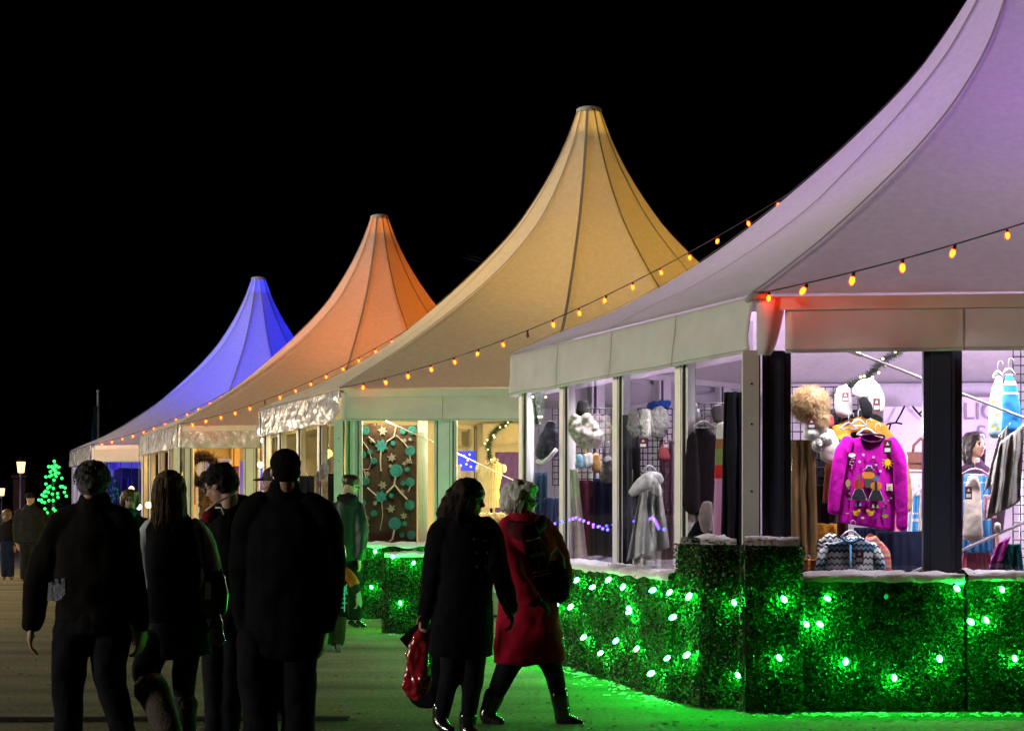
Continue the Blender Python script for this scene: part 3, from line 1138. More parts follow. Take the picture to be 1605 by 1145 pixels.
# --- right front bay: scarf, fur hats
drape("scarf", "long camel brown pleated scarf hanging behind the dark corner post", "scarf", knit("camel_wool", (.20, .115, .055), stretch=(3, 3, .3)), 1238, 1277, 690, 884, 12.95, 1234, 1284, folds=3.2, amp=.013, th=.03)
gridpanel("black wire grid carrying the fur hats", 1229, 1345, 606, 760, 13.25, 13.45, 9, 11)
fh = thing("fur_hat", at(1272, 668, 12.98), "fluffy tan fur hat hanging above the camel scarf", "hat")
mb = MB()
mb.ball(at(1270, 632, 12.98), .135, .11, .13)
mb.ball(at(1283, 655, 12.95), .07, .07, .08)
core = remesh(mb, .014, 2, .012, 18)
rng = random.Random(2)
co = at(1271, 634, 12.98)
base = list(core.v)
for _ in range(6500):
    p = base[rng.randrange(len(base))] + Vector((rng.gauss(0, .006), rng.gauss(0, .006), rng.gauss(0, .006)))
    o_ = (p - co).normalized()
    q = p + (o_ * .6 + Vector((rng.gauss(0, .3), rng.gauss(0, .3), rng.gauss(-.35, .3)))) * rng.uniform(.02, .045)
    core.tube([p, p.lerp(q, .5) + Vector((0, 0, .003)), q], [.0014, .0012, .0005], 3, cap=False)
core.build("fur", pm("tan_fur", (.36, .23, .105), .7, var=.45, scale=22), fh)
price_tag("dark red tag pinned under the tan fur hat", 1272, 664, 12.82, 13, 16)
wk = knit("cream_knit", (.70, .68, .64))
soft("knit_hat", "white knitted ear-flap hat below the tan fur hat", "hat", wk, 12.93, [[(1264, 674, 7), (1280, 672, 11), (1292, 676, 8)]], .6, balls=[(1272, 680, 13, 10, .06)])
for i, (x, y) in enumerate(((1283, 697), (1294, 689))):
    mb = MB()
    mb.ball(at(x, y, 12.9), .050)
    c_ = remesh(mb, .009, 1, .008, 40)
    pp = list(c_.v)
    for p in pp[::2]:
        o_ = (p - at(x, y, 12.9)).normalized()
        c_.tube([p, p + (o_ + Vector((rng.gauss(0, .4), rng.gauss(0, .4), rng.gauss(0, .4)))) * .010], [.0025, .001], 3, cap=False)
    tag(c_.build("pompom", wk), ["lower white woolly pompom dangling over the camel scarf", "upper white woolly pompom beside the camel scarf"][i], "pompom")
soft("knit_hat", "pale grey knitted hood behind the white pompoms", "hat", knit("oatmeal_knit", (.42, .39, .36)), 13.15, [[(1296, 680, 12), (1300, 700, 17), (1298, 716, 13)]], .6)
soft("knit_hat", "grey beanie on the grid right of the tan fur hat", "hat", knit("grey_knit", (.34, .32, .33)), 13.3, [[(1322, 612, 12), (1322, 630, 15), (1322, 645, 14)]], .7)
soft("knit_hat", "white fleece hat with dark lining on the grid above the magenta sweater", "hat", wk, 13.2, [[(1348, 615, 14), (1362, 606, 15), (1374, 625, 13), (1376, 640, 9)]], .7)
soft("hat_lining", "dark lining patch inside the white fleece hat", "lining", M['black'], 13.1, [[(1352, 626, 8), (1358, 640, 10), (1360, 652, 7)]], .5)
price_tag("dark tag on the white fleece hat", 1374, 634, 13.03, 11, 20)
price_tag("dark tag on the grey beanie", 1325, 622, 13.05, 10, 14)
# coats behind the sweater
for nm, lab, colr, ch in (
        ("jacket", "mustard yellow jacket on the rack behind the magenta sweater", (.42, .20, .03), [[(1310, 676, 10), (1350, 664, 12), (1386, 674, 10)], [(1320, 690, 16), (1350, 740, 28)], [(1384, 680, 12), (1404, 702, 10)]]),
        ("jacket", "camel jacket whose sleeve shows right of the magenta sweater", (.30, .18, .09), [[(1390, 690, 12), (1408, 720, 13), (1418, 765, 12), (1420, 796, 11)], [(1370, 700, 26), (1370, 790, 30)]]),
        ("jacket", "black jacket topmost on the rack behind the magenta sweater", (.012, .012, .014), [[(1316, 662, 9), (1345, 652, 12), (1378, 660, 9)], [(1345, 670, 22), (1345, 760, 30)]])):
    soft(nm, lab, "jacket", knit(nm + "_wool", colr), 13.35 if "black" not in lab else 13.5, ch, .35, group="jackets on the rack behind the magenta sweater")
drape("skirt", "rust brown skirt hanging left of the magenta sweater", "skirt", knit("rust_wool", (.17, .06, .025)), 1296, 1322, 708, 788, 13.3, 1290, 1326, folds=2)
drape("trousers", "black trousers hanging between the camel scarf and the sweater", "trousers", M['black'], 1272, 1310, 700, 880, 13.4, folds=2, th=.05)
drape("dress", "dark brown dress hanging low behind the striped cardigan", "dress", knit("umber_wool", (.05, .03, .022)), 1270, 1330, 780, 880, 13.45, folds=3, th=.05)
for i, (x, y, w) in enumerate(((1330, 655, 26), (1345, 650, 24), (1358, 664, 30), (1372, 672, 28))):
    hanger(["clear hanger leftmost above the jackets", "clear hanger just right of the grey beanie", "clear hanger under the white fleece hat", "clear hanger in the neck of the magenta sweater"][i], x, y + 8, 13.2 - .05 * i, w)

# --- magenta sweater
SW = thing("sweater", at(1360, 832, 13.0), "magenta sweater with appliqued figures hanging in the front window", "sweater")
dS = 13.0
kS = dS / FPX


def edges(v):     # v 1 top .. 0 bottom
    l = 1318 + 2 * math.sin(v * 3) + (6 if v > .93 else 0) - (4 * (1 - v))
    r = 1402 + 6 * v + (-4 if v > .93 else 0)
    return l, r


def sfn(u, v, th):
    l, r = edges(v)
    px = l + (r - l) * u
    y = 818 + 14 * u - v * (818 + 14 * u - (692 - 12 * (1 - abs(2 * u - 1)) ** .7 + 4 * u))
    p = at(px, y, dS)
    bul = .055 * (1 - (2 * u - 1) ** 2)
    wob = .006 * math.sin(u * 17 + 2 * v) * (1 - v)
    return Vector((p.x, p.y - bul * (1 if th == 0 else -.6) + wob, p.z))


mg = knit("magenta_wool", (.56, .008, .42), var=.08)
mb = MB()
mb.slab(sfn, 40, 40, .1)
mb.build("body", mg, SW, smooth=True)
for ch, nm in (([(1330, 690, 10), (1319, 712, 12), (1312, 750, 11), (1306, 800, 9)], "sleeve"), ([(1396, 692, 10), (1408, 715, 12), (1412, 760, 11), (1414, 824, 9)], "sleeve")):
    mb = MB()
    mb.loft([(at(x, y, dS - .03), r * kS) for x, y, r in ch], .55)
    remesh(mb, .008, 1, .004, 14).build(nm, mg, SW, smooth=True)
cl_ = MB()
cl_.tube([at(1368 + 18 * math.cos(a), 684 - 9 * math.sin(a) * (1 if math.sin(a) < 0 else .4), dS - .055 - .01 * abs(math.sin(a))) for a in [i * math.pi / 12 for i in range(25)]], .010, 8)
cl_.build("neckband", knit("plum_rib", (.05, .008, .04)), SW, smooth=True)
cols = {}


def deco(x, y, pts, col, lift=0.0, name="applique"):
    """stitched felt patch lying on the sweater front"""
    l, r = edges(.5)
    u = min(.95, max(.05, (x - l) / (r - l)))
    f = dS - .055 * (1 - (2 * u - 1) ** 2) - .009 - lift
    key = tuple(col)
    if key not in cols: cols[key] = MB()
    cols[key].plate(at(x, y, f), (kS, 0, 0), (0, 0, kS), pts, .006)


def circ(rx, ry=None, n=12, x=0, y=0):
    ry = ry or rx
    return [(x + rx * math.cos(2 * math.pi * i / n), y + ry * math.sin(2 * math.pi * i / n)) for i in range(n)]


WHT, YEL, ORG, RED, NAV, TEA, GRY, LIM, BLU, BRN = (.75, .75, .75), (.80, .48, .01), (.75, .27, .02), (.6, .02, .02), (.012, .014, .03), (.02, .22, .32), (.06, .075, .07), (.35, .6, .02), (.25, .4, .7), (.2, .09, .04)
deco(1335, 713, circ(6, 3.2), WHT)
for x, y in ((1331, 718), (1335, 719), (1339, 718), (1333, 723), (1337, 723), (1335, 729), (1332, 727), (1335, 733)):
    deco(x, y, circ(.9, .9, 6), WHT)
for x, y in ((1353, 712), (1369, 716), (1347, 723), (1373, 728), (1380, 738)):
    deco(x, y, [(-1.6, -1.6), (1.6, -1.6), (1.6, 1.6), (-1.6, 1.6)], WHT)
deco(1391, 724, circ(5, 5.5), YEL)
for a in range(150, 400, 33):
    ca, sa = math.cos(R(a)), math.sin(R(a))
    deco(1391, 724, [(ca * 6 - sa * .8, sa * 6 + ca * .8), (ca * 12, sa * 12), (ca * 6 + sa * .8, sa * 6 - ca * .8)], YEL)
# back figure
deco(1362, 735, [(-10, -1.5), (10, -1.5), (5, 1.5), (4, 6), (-4, 6), (-5, 1.5)], WHT)
deco(1362, 735, [(-8, -.6), (8, -.6), (3.5, 1.6), (2.8, 4.8), (-2.8, 4.8), (-3.5, 1.6)], (.06, .02, .12), .004)
deco(1361, 744, circ(10, 7), ORG)
deco(1361, 756, [(-6, 6), (6, 6), (5, -8), (-5, -8)], GRY)
# two figures in front
for x, hatc, bodc in ((1346, BRN, RED), (1373, TEA, ORG)):
    deco(x, 759 + (2 if x > 1360 else 0), circ(9, 7.5), bodc, .004)
    deco(x, 748 + (2 if x > 1360 else 0), [(-6.5, -2), (6.5, -2), (3, .6), (2.4, 4.5), (-2.4, 4.5), (-3, .6)], hatc, .006)
    deco(x, 760 + (2 if x > 1360 else 0), [(-1.6, 8), (1.6, 8), (2, -6), (-2, -6)], BRN if x < 1360 else NAV, .008)
    deco(x, 775 + (2 if x > 1360 else 0), [(-6, 9.5), (6, 9.5), (13, -8), (-13, -8)], WHT, .003)
    deco(x, 775 + (2 if x > 1360 else 0), [(-5.2, 8.6), (5.2, 8.6), (11.6, -5.2), (-11.6, -5.2)], NAV, .007)
    for q in (-3.5, 3.5):
        deco(x - 1 + q, 790 + (3 if x > 1360 else 0), [(-1, 3), (1, 3), (1.2, -1), (3, -2.4), (-2.2, -2.4)], BLU if x < 1360 else (.6, .6, .35))
for x in (1342, 1364):      # little yellow birds
    s_ = 1 if x < 1350 else -1
    deco(x, 804, circ(5, 4), YEL)
    deco(x + s_ * 4, 800, circ(2.6, 2.6), YEL, .003)
    deco(x - s_ * 5, 801, [(-2, 0), (2, -2), (1, 2.6)], YEL)
deco(1387, 808, circ(5, 2.8), LIM)
deco(1394, 763, [(q * (7 if i % 2 == 0 else 4.6), w * (8 if i % 2 == 0 else 5)) for i, (q, w) in enumerate([(math.cos(a * math.pi / 4 + .78), math.sin(a * math.pi / 4 + .78)) for a in range(8)])], (.75, .68, .5))
deco(1394, 763, circ(2, 2), (.7, .25, .3), .004)
for x, y in ((1400, 774), (1397, 780), (1392, 784), (1388, 788), (1385, 793), (1386, 798), (1385, 803), (1330, 765), (1331, 773), (1330, 781)):
    deco(x, y, circ(2, 1.4, 6), (.25, .27, .16))
deco(1329, 757, circ(4, 6), (.40, .28, .14))
deco(1328, 804, circ(3, .8), (.8, .4, .6))
deco(1352, 811, circ(2.6, 1.6), WHT)
deco(1374, 813, circ(2.4, 2), GRY)
for i, (c_, mb_) in enumerate(cols.items()):
    mb_.build("applique", pm("felt_%d" % i, c_, .9, var=.1), SW)
price_tag("dark red tag on the shoulder of the magenta sweater", 1391, 700, 12.9, 13, 22)

# --- striped cardigan
def stripes(name, stops, scale_z, zig=.0, zfreq=40):
    m_, nt, b, N, L = nodes(name)
    tc = N.new("ShaderNodeTexCoord")
    sx = N.new("ShaderNodeSeparateXYZ")
    L.new(tc.outputs["Object"], sx.inputs[0])
    pp = N.new("ShaderNodeMath"); pp.operation = 'PINGPONG'; pp.inputs[1].default_value = 1 / zfreq
    L.new(sx.outputs["X"], pp.inputs[0])
    mu = N.new("ShaderNodeMath"); mu.operation = 'MULTIPLY_ADD'; mu.inputs[1].default_value = zig
    L.new(pp.outputs[0], mu.inputs[0]); L.new(sx.outputs["Z"], mu.inputs[2])
    m2 = N.new("ShaderNodeMath"); m2.operation = 'MULTIPLY'; m2.inputs[1].default_value = scale_z
    L.new(mu.outputs[0], m2.inputs[0])
    fr = N.new("ShaderNodeMath"); fr.operation = 'FRACT'
    L.new(m2.outputs[0], fr.inputs[0])
    rp = N.new("ShaderNodeValToRGB")
    rp.color_ramp.interpolation = 'CONSTANT'
    e = rp.color_ramp.elements
    while len(e) < len(stops): e.new(.5)
    for i, (pos, c) in enumerate(stops):
        e[i].position = pos
        e[i].color = (*c, 1)
    L.new(fr.outputs[0], rp.inputs[0])
    L.new(rp.outputs[0], b.inputs["Base Color"])
    b.inputs["Roughness"].default_value = .9
    b.inputs["Specular IOR Level"].default_value = .1
    return m_


nordic = stripes("nordic_knit", [(0, (.75, .77, .80)), (.12, (.03, .04, .09)), (.17, (.75, .77, .80)), (.30, (.03, .045, .11)), (.38, (.20, .38, .56)), (.46, (.03, .045, .11)), (.52, (.50, .66, .80)), (.62, (.03, .04, .09)), (.68, (.75, .77, .80)), (.80, (.04, .06, .14)), (.84, (.75, .77, .80)), (.95, (.04, .06, .14))], 3.6, .9, 55)


def flat_knit(name, label, cat, mat, xc, y0, y1, hw0, hw1, d, sl=26, band=None):
    """jumper hanging flat: rounded shoulders, open neck, two sleeves"""
    T = thing(name, at(xc, y1, d), label, cat)
    k = d / FPX

    def fn(u, v, th):
        q = abs(2 * u - 1)
        hw = hw1 + (hw0 - hw1) * v + 1.5 * math.sin(v * 6)
        top = y0 + 2 + 11 * q ** 1.3 - (0 if q > .3 else 0)
        py = y1 + 3 * math.sin(u * 8) + (top - y1) * v + (9 * (1 - (q / .34) ** 2) * v ** 8 if q < .34 and th == 0 else 0)
        p = at(xc + hw * (2 * u - 1), py, d)
        return Vector((p.x, p.y - (.05 if th == 0 else -.03) * (1 - q * q) + .007 * math.sin(u * 15 + v * 3) * (1 - v), p.z))
    b_ = MB()
    b_.slab(fn, 36, 24, .08)
    b_.build("body", mat, T, smooth=True)
    for sg in (-1, 1):
        s_ = MB()
        s_.loft([(at(xc + sg * (hw0 - 7), y0 + 17, d + .01), 8 * k), (at(xc + sg * (hw0 + 3), y0 + 17 + sl * .6, d), 8.5 * k), (at(xc + sg * (hw0 + 8), y0 + 17 + sl * 1.7, d), 8 * k)], .45)
        remesh(s_, .010, 1, .006, 12).build("sleeve", mat, T, smooth=True)
    if band:
        n_ = MB()
        n_.tube([at(xc + 13 * math.cos(a), y0 + 3 - 8 * math.sin(a), d - .056) for a in [math.pi + i * math.pi / 10 for i in range(11)]], .010, 8)
        n_.build("neckband", band, T, smooth=True)
    return T


CD = flat_knit("cardigan", "navy and white nordic patterned cardigan on a hanger below the magenta sweater", "cardigan", nordic, 1333, 838, 935, 41, 39, 12.80, 30, knit("blue_rib", (.10, .22, .36)))
nb = MB()
nb.tube([at(1333, 853, 12.738), at(1333, 935, 12.73)], .008, 6)
nb.build("button_band", knit("blue_button_band", (.10, .22, .36)), CD, smooth=True)
hanger("clear hanger with black hook in the neck of the nordic cardigan", 1333, 832, 12.81, 30)
price_tag("dark red tag on the chest of the nordic cardigan", 1347, 872, 12.70, 13, 22)
flat_knit("cardigan", "black and white patterned cardigan just left of the nordic one", "cardigan", stripes("mono_knit", [(0, (.6, .6, .62)), (.3, (.03, .03, .035)), (.55, (.55, .55, .58)), (.75, (.04, .04, .05))], 14, .8, 45), 1300, 834, 930, 24, 30, 12.97)
flat_knit("cardigan", "pink and orange striped cardigan peeking out right of the nordic one", "cardigan", stripes("pink_knit", [(0, (.7, .25, .30)), (.35, (.75, .45, .1)), (.5, (.65, .12, .2)), (.8, (.6, .55, .2))], 12), 1364, 836, 930, 20, 24, 12.97)
drape("blanket", "orange cloth at the foot of the camel scarf", "cloth", knit("orange_wool", (.45, .13, .03)), 1254, 1284, 876, 915, 12.8, folds=2)
drape("dress", "mustard cloth showing between scarf and cardigan", "cloth", knit("mustard_wool", (.38, .19, .02)), 1282, 1312, 820, 850, 13.2, folds=2)
drape("trousers", "dark navy garments hanging low right of the cardigan", "clothes", knit("navy_wool", (.015, .022, .05)), 1375, 1460, 832, 920, 13.6, folds=6, th=.05)

# --- rack of children's clothes, handbag
rk = thing("clothes_rack", at(1440, 980, 14.2), "steel clothes rail with small striped garments between the two dark posts", "clothes rack")
rb_ = MB()
rb_.tube([at(1416, 737, 14.2), at(1600, 744, 14.6)], .014, 10)
rb_.build("rail", M['steel'], rk, smooth=True)
for x, d_ in ((1416, 14.2), (1600, 14.6)):
    lg_ = MB()
    lg_.tube([at(x, 738, d_), Vector((at(x, 738, d_).x, d_, DECK))], .013, 8)
    lg_.build("upright", M['steel'], rk, smooth=True)
kids = [(1402, 1422, 790, 866, (.60, .22, .30), None, "rose pink kids' dress lowest on the rail"), (1416, 1430, 785, 850, (.08, .02, .14), (.5, .45, .55), "purple and white striped kids' top"),
        (1426, 1438, 780, 852, (.62, .62, .68), None, "plain white kids' top beside the blue one"), (1434, 1447, 775, 846, (.06, .28, .60), (.6, .6, .65), "bright blue kids' dress with white hem stripes"),
        (1444, 1454, 770, 840, (.62, .55, .50), None, "cream kids' top next to the dark post"), (1452, 1462, 772, 850, (.10, .03, .18), (.55, .5, .55), "violet striped kids' top half behind the dark post")]
for i, (x0, x1, y0, y1, c0, c1, lab) in enumerate(kids):
    mt = knit("kids_wool_%d" % i, c0) if c1 is None else stripes("kids_stripe_%d" % i, [(0, c0), (.62, c1), (.72, c0), (.86, c1), (.92, c0)], 4.0)
    drape("kids_garment", lab, "kids' garment", mt, x0, x1, y0, y1, 14.1 - .05 * i, x0 - 4, x1 + 3, folds=2, group="small garments on the steel rail", th=.05)
    hanger(["white hanger of the rose pink dress", "white hanger of the purple striped top", "white hanger of the plain white top", "white hanger of the bright blue dress", "white hanger of the cream top", "white hanger of the violet striped top"][i], (x0 + x1) / 2, y0 - 8, 14.1 - .05 * i, 14, group="small white hangers on the steel rail")
hbg = thing("handbag", at(1440, 738, 15.2), "brown leather handbag with a tall loop handle above the steel rail", "handbag")
hm = MB()
hm.box(at(1442, 727, 15.2) + Vector((0, 0, 0)), (.24, .10, .16))
hm.plate(at(1442, 722, 15.13), (15.2 / FPX, 0, 0), (0, 0, 15.2 / FPX), [(-21, 14), (21, 14), (16, -3), (-16, -3)], .012)
bpm = pm("tan_leather", (.20, .075, .035), .45, bump=.3)
hm.build("bag_body", bpm, hbg)
hh = MB()
hh.tube([at(1430, 714, 15.2), at(1432, 698, 15.2), at(1443, 687, 15.2), at(1456, 692, 15.2), at(1460, 714, 15.2)], .014, 8)
hh.build("handle", bpm, hbg, smooth=True)

# --- second bay: blue dress, shawl, knits
soft("kids_dress", "bright blue girl's dress hanging high in the right window", "dress", stripes("blue_dress_knit", [(0, (.04, .25, .62)), (.75, (.5, .55, .6)), (.8, (.04, .25, .62)), (.92, (.5, .55, .6))], 2.4), 12.75, [[(1582, 590, 7), (1584, 610, 12), (1585, 645, 15), (1585, 672, 17)]], .35)
soft("kids_dress", "pale blue girl's dress with yellow patches left of the bright blue one", "dress", pm("pale_blue_print", (.35, .55, .62), .9, var=.55, scale=14), 12.85, [[(1566, 592, 7), (1562, 625, 11), (1560, 660, 12), (1560, 680, 11)]], .35)
pt = MB()
for x, y, c_ in ((1557, 630, 0), (1562, 650, 0), (1556, 668, 0), (1564, 672, 0), (1566, 640, 0)):
    pt.plate(at(x, y, 12.79), (.0048, 0, 0), (0, 0, .0048), circ(3, 3), .004)
tag(pt.build("flower_patches", pm("yellow_felt", (.75, .62, .08), .9)), "yellow patches sewn on the pale blue girl's dress", "patches")
hanger("clear hanger of the bright blue dress", 1581, 578, 12.75, 20)
hanger("clear hanger of the pale blue dress", 1564, 582, 12.85, 16)
gridpanel("black wire grid at the right edge behind the blue dresses", 1588, 1660, 545, 900, 12.95, 12.8, 6, 26)
drape("shawl", "grey knitted shawl with pointed folds under the blue dresses", "shawl", knit("dove_knit", (.44, .42, .40)), 1568, 1606, 678, 800, 12.65, 1546, 1600, folds=2.5, amp=.022, th=.02, slant=-30)
drape("shawl", "light cream shawl hanging left of the grey one", "shawl", knit("ivory_knit", (.62, .59, .56)), 1566, 1584, 672, 760, 12.72, 1542, 1566, folds=1.5, amp=.02, th=.02, slant=-22)
soft("knit_hat", "small cream pompom hat under the shawls", "hat", wk, 12.6, [[(1563, 822, 6), (1564, 832, 5)]], 1)
soft("baby_sweater", "cream baby sweater dress on a hanger in the right window", "sweater", knit("cream_baby_wool", (.62, .54, .47)), 13.0, [[(1525, 748, 9), (1525, 766, 13), (1525, 800, 15), (1525, 838, 17)]], .35)
hanger("pink padded hanger above the cream baby sweater", 1528, 735, 12.95, 44, knit("pink_satin", (.65, .40, .48)))
price_tag("dark red tag on the cream baby sweater", 1518, 772, 12.90, 11, 20)
drape("skirt", "bright blue tiered skirt behind the cream baby sweater", "skirt", stripes("blue_skirt_knit", [(0, (.08, .30, .60)), (.8, (.5, .6, .65)), (.88, (.08, .30, .60))], 7), 1512, 1550, 742, 866, 13.1, 1510, 1556, folds=4)
drape("skirt", "pink net skirt under the blue tiered one", "skirt", knit("pink_net", (.55, .14, .20)), 1512, 1550, 862, 900, 13.15, 1506, 1562, folds=6)
drape("kids_garment", "soft pink baby top beside the cream shawl", "top", knit("baby_pink", (.65, .38, .45)), 1543, 1562, 775, 812, 12.9, folds=2)
rain = stripes("rainbow_knit", [(0, (.5, .12, .40)), (.3, (.04, .05, .16)), (.42, (.6, .42, .08)), (.6, (.6, .58, .6)), (.75, (.05, .08, .25))], 9)
drape("sweater", "rainbow striped child's sweater at the bottom of the right window", "sweater", rain, 1560, 1578, 850, 905, 12.6, 1546, 1572, folds=1, slant=-14)
drape("sweater", "magenta child's sweater sleeve above the rainbow one", "sweater", knit("fuchsia_wool", (.5, .06, .40)), 1566, 1584, 846, 880, 12.55, 1552, 1572, folds=1, slant=-10)
drape("sweater", "teal child's sweater rightmost at the bottom of the window", "sweater", knit("teal_wool", (.02, .12, .13)), 1574, 1600, 852, 905, 12.58, 1568, 1606, folds=2)
# white panel, branch decoration, banner on the back wall
pn = MB()
w0, w1 = at(1384, 637, 20.7), at(1452, 800, 20.7)
pn.box(((w0.x + w1.x) / 2, 20.7, (w0.z + DECK) / 2), (w1.x - w0.x, .05, w0.z - DECK))
tag(pn.build("door_panel", pm("white_laminate", (.66, .64, .66), .5, var=.05)), "plain white door panel on the back wall behind the rail", "panel")
bd = MB()
for pts in ([(1352, 690), (1372, 676), (1392, 664), (1404, 662), (1412, 648), (1418, 636)], [(1396, 664), (1392, 678), (1402, 690)], [(1430, 636), (1440, 648), (1452, 660)], [(1372, 676), (1366, 668)], [(1404, 662), (1414, 664)], [(1440, 648), (1446, 644)]):
    bd.tube([at(x, y, 20.55) for x, y in pts], .012, 6)
tag(bd.build("branch_decoration", M['black'], smooth=True), "crooked black branches against the white wall above the magenta sweater", "branches")


def text(s, size, mat, name, parent, world, rotz=0, serif=True):
    cu = bpy.data.curves.new(name, 'FONT')
    cu.body = s
    cu.size = size
    cu.extrude = .004
    o = bpy.data.objects.new(name + "_tmp", cu)
    COL.objects.link(o)
    dg = bpy.context.evaluated_depsgraph_get()
    dg.update()
    me = bpy.data.meshes.new_from_object(o.evaluated_get(dg))
    bpy.data.objects.remove(o)
    me.materials.clear()
    me.materials.append(mat)
    x = bpy.data.objects.new(name, me)
    COL.objects.link(x)
    place(x, world, parent)
    x.rotation_euler = (R(90), 0, rotz)
    return x


bn = MB()
w0, w1 = at(1478, 622, 20.9), at(1585, 760, 20.9)
bn.slab(lambda u, v, th: Vector((w0.x + (w1.x - w0.x) * u, 20.9 + .01 * math.sin(u * 12) + th, w1.z + (w0.z - w1.z) * v)), 24, 6, .01)
bno = tag(bn.build("wall_banner", pm("white_banner", (.66, .63, .65), .8, var=.05)), "white wall banner with large thin grey letters behind the shop woman", "banner")
gt = pm("grey_ink", (.26, .24, .27), .7)
text("LIO", .30, gt, "lettering", bno, at(1509, 657, 20.86))
text("S", .26, gt, "lettering", bno, at(1531, 689, 20.86))
pc_ = MB()
for j in range(3):
    pc_.box(at(1550, 697 + 18 * j, 16.0), (.10, .02, .10))
tag(pc_.build("photo_cards", pm("white_card", (.6, .5, .52), .6)), "column of small white cards right of the shop woman", "cards")
garland("lit garland across the ceiling above the magenta sweater", [at(1412, 549, 14.6), at(1385, 566, 14.3), at(1358, 590, 14.1), at(1330, 606, 13.9), at(1306, 622, 13.8)], .065, 4, 14)

# --- side windows of the purple tent
drape("dress", "long black dress hanging next to the corner post in the side window", "dress", knit("black_crepe", (.012, .013, .018)), 1136, 1168, 614, 900, 12.98, 1130, 1172, folds=2, th=.05)
soft("scarf", "thick striped scarf of white, tan, green, red and pink beside the black dress", "scarf",
     stripes("bold_stripe_scarf", [(0, (.62, .30, .50)), (.60, (.62, .30, .50)), (.62, (.55, .03, .03)), (.70, (.22, .30, .10)), (.80, (.30, .15, .05)), (.86, (.7, .68, .64))], .78), 13.25, [[(1133, 668, 10), (1129, 720, 9), (1127, 770, 8), (1124, 850, 8), (1122, 905, 7)]], .5)
soft("dress", "black top on a white hanger in the second side pane", "top", knit("plum_black_knit", (.018, .012, .018)), 13.75, [[(1100, 672, 12), (1100, 690, 24), (1098, 740, 26), (1096, 790, 27)]], .35)
hanger("white hanger of the black top in the side window", 1103, 661, 13.7, 34)
soft("bust", "pale bust in dark clothes low in the side window", "display bust", knit("pale_lace", (.22, .19, .18)), 13.5, [[(1108, 790, 9), (1106, 810, 12), (1108, 830, 9)]], .6)
soft("jacket", "black jacket at the bottom of the side window under the pale bust", "jacket", M['black'], 13.6, [[(1102, 826, 16), (1098, 850, 24), (1096, 900, 27)]], .5)
gridpanel("black wire grid behind the black top", 1074, 1135, 632, 690, 14.3, 14.0, 6, 6)
soft("knit_hat", "grey beanie at the left edge of the third pane", "hat", knit("ash_knit", (.30, .28, .30)), 13.95, [[(1080, 630, 9), (1086, 640, 9)]], .7)
soft("knit_hat", "purple-grey beanie on the grid next to the black dress", "hat", knit("mauve_knit", (.16, .13, .15)), 13.6, [[(1125, 640, 10), (1126, 656, 10)]], .7)
gf = pm("grey_fur", (.24, .23, .22), .9, var=.4, scale=30, bump=.9, bscale=80)
for lab, chs, mt in (("grey fur hat leftmost of three in the third pane", [[(993, 648, 9), (994, 668, 11), (996, 680, 8)]], gf), ("white fur hat between the two grey ones", [[(1012, 646, 9), (1010, 665, 11), (1014, 680, 8)]], pm("white_fur", (.62, .60, .56), .9, bump=.9, bscale=80)),
                     ("large grey fur hat rightmost of three in the third pane", [[(1034, 646, 13), (1034, 666, 16), (1032, 680, 11)]], gf)):
    soft("fur_hat", lab, "hat", mt, 14.6, chs, .7, wr=.014, ws=26)
soft("feather_trim", "blue fluffy trim behind the fur hats", "trim", knit("royal_blue", (.02, .06, .30)), 14.8, [[(1020, 636, 7), (1046, 634, 8)]], .7, wr=.02, ws=30)
gridpanel("black wire grid behind the grey shawl", 1000, 1054, 640, 900, 15.0, 14.75, 7, 26)
drape("shawl", "pale grey hooded shawl with wavy hem on the grid in the third pane", "shawl", knit("pale_grey_knit_shawl", (.42, .43, .42)), 1004, 1034, 744, 868, 14.65, 982, 1050, folds=3, amp=.06, th=.025, slant=-22, top=14)
soft("shawl_hood", "folded cowl at the top of the pale grey shawl", "cowl", knit("grey_cowl_knit", (.45, .46, .45)), 14.55, [[(990, 772, 8), (1006, 760, 12), (1022, 748, 12), (1036, 752, 8)]], .6, wr=.012)
hanger("clear hanger of the pale grey shawl", 1018, 730, 14.65, 22)
drape("skirt", "white frilled cloth under the pale grey shawl", "skirt", wk, 994, 1036, 864, 905, 14.7, folds=3, amp=.03)
drape("coat", "dark grey coat at the left of the third pane", "coat", knit("slate_wool", (.07, .07, .085)), 976, 1002, 650, 890, 14.95, folds=1.5, th=.06)
price_tag("dark red tag under the white fur hat", 1008, 694, 14.4, 13, 16)
soft("patterned_cap", "cream patterned trapper hat in the fourth pane", "hat", pm("cream_print", (.45, .40, .35), .9, var=.75, scale=22), 15.7, [[(902, 655, 9), (905, 672, 15), (918, 684, 19), (936, 688, 14)], [(918, 654, 9), (926, 672, 14)]], .6, wr=.014)
soft("dark_cap", "dark patterned bonnet with white brim in the leftmost pane", "hat", pm("dark_print", (.06, .06, .09), .8, var=.9, scale=20), 16.6, [[(864, 664, 8), (856, 690, 12), (848, 712, 11)], [(866, 680, 10), (866, 712, 10)]], .6, wr=.01)
bm_ = MB()
bm_.tube([at(842, 722, 16.45), at(850, 725, 16.4), at(862, 716, 16.4), at(872, 704, 16.45)], .022, 8)
tag(bm_.build("bonnet_brim", wk, smooth=True), "white rim curling under the dark patterned bonnet", "brim")
gridpanel("black wire grid behind the patterned trapper hat", 866, 958, 640, 760, 16.9, 15.9, 10, 12)
soft("knit_hat", "orange patterned hat on the grid in the fourth pane", "hat", pm("orange_print", (.45, .25, .08), .9, var=.5, scale=20), 15.9, [[(934, 715, 7), (935, 735, 8)]], .7)
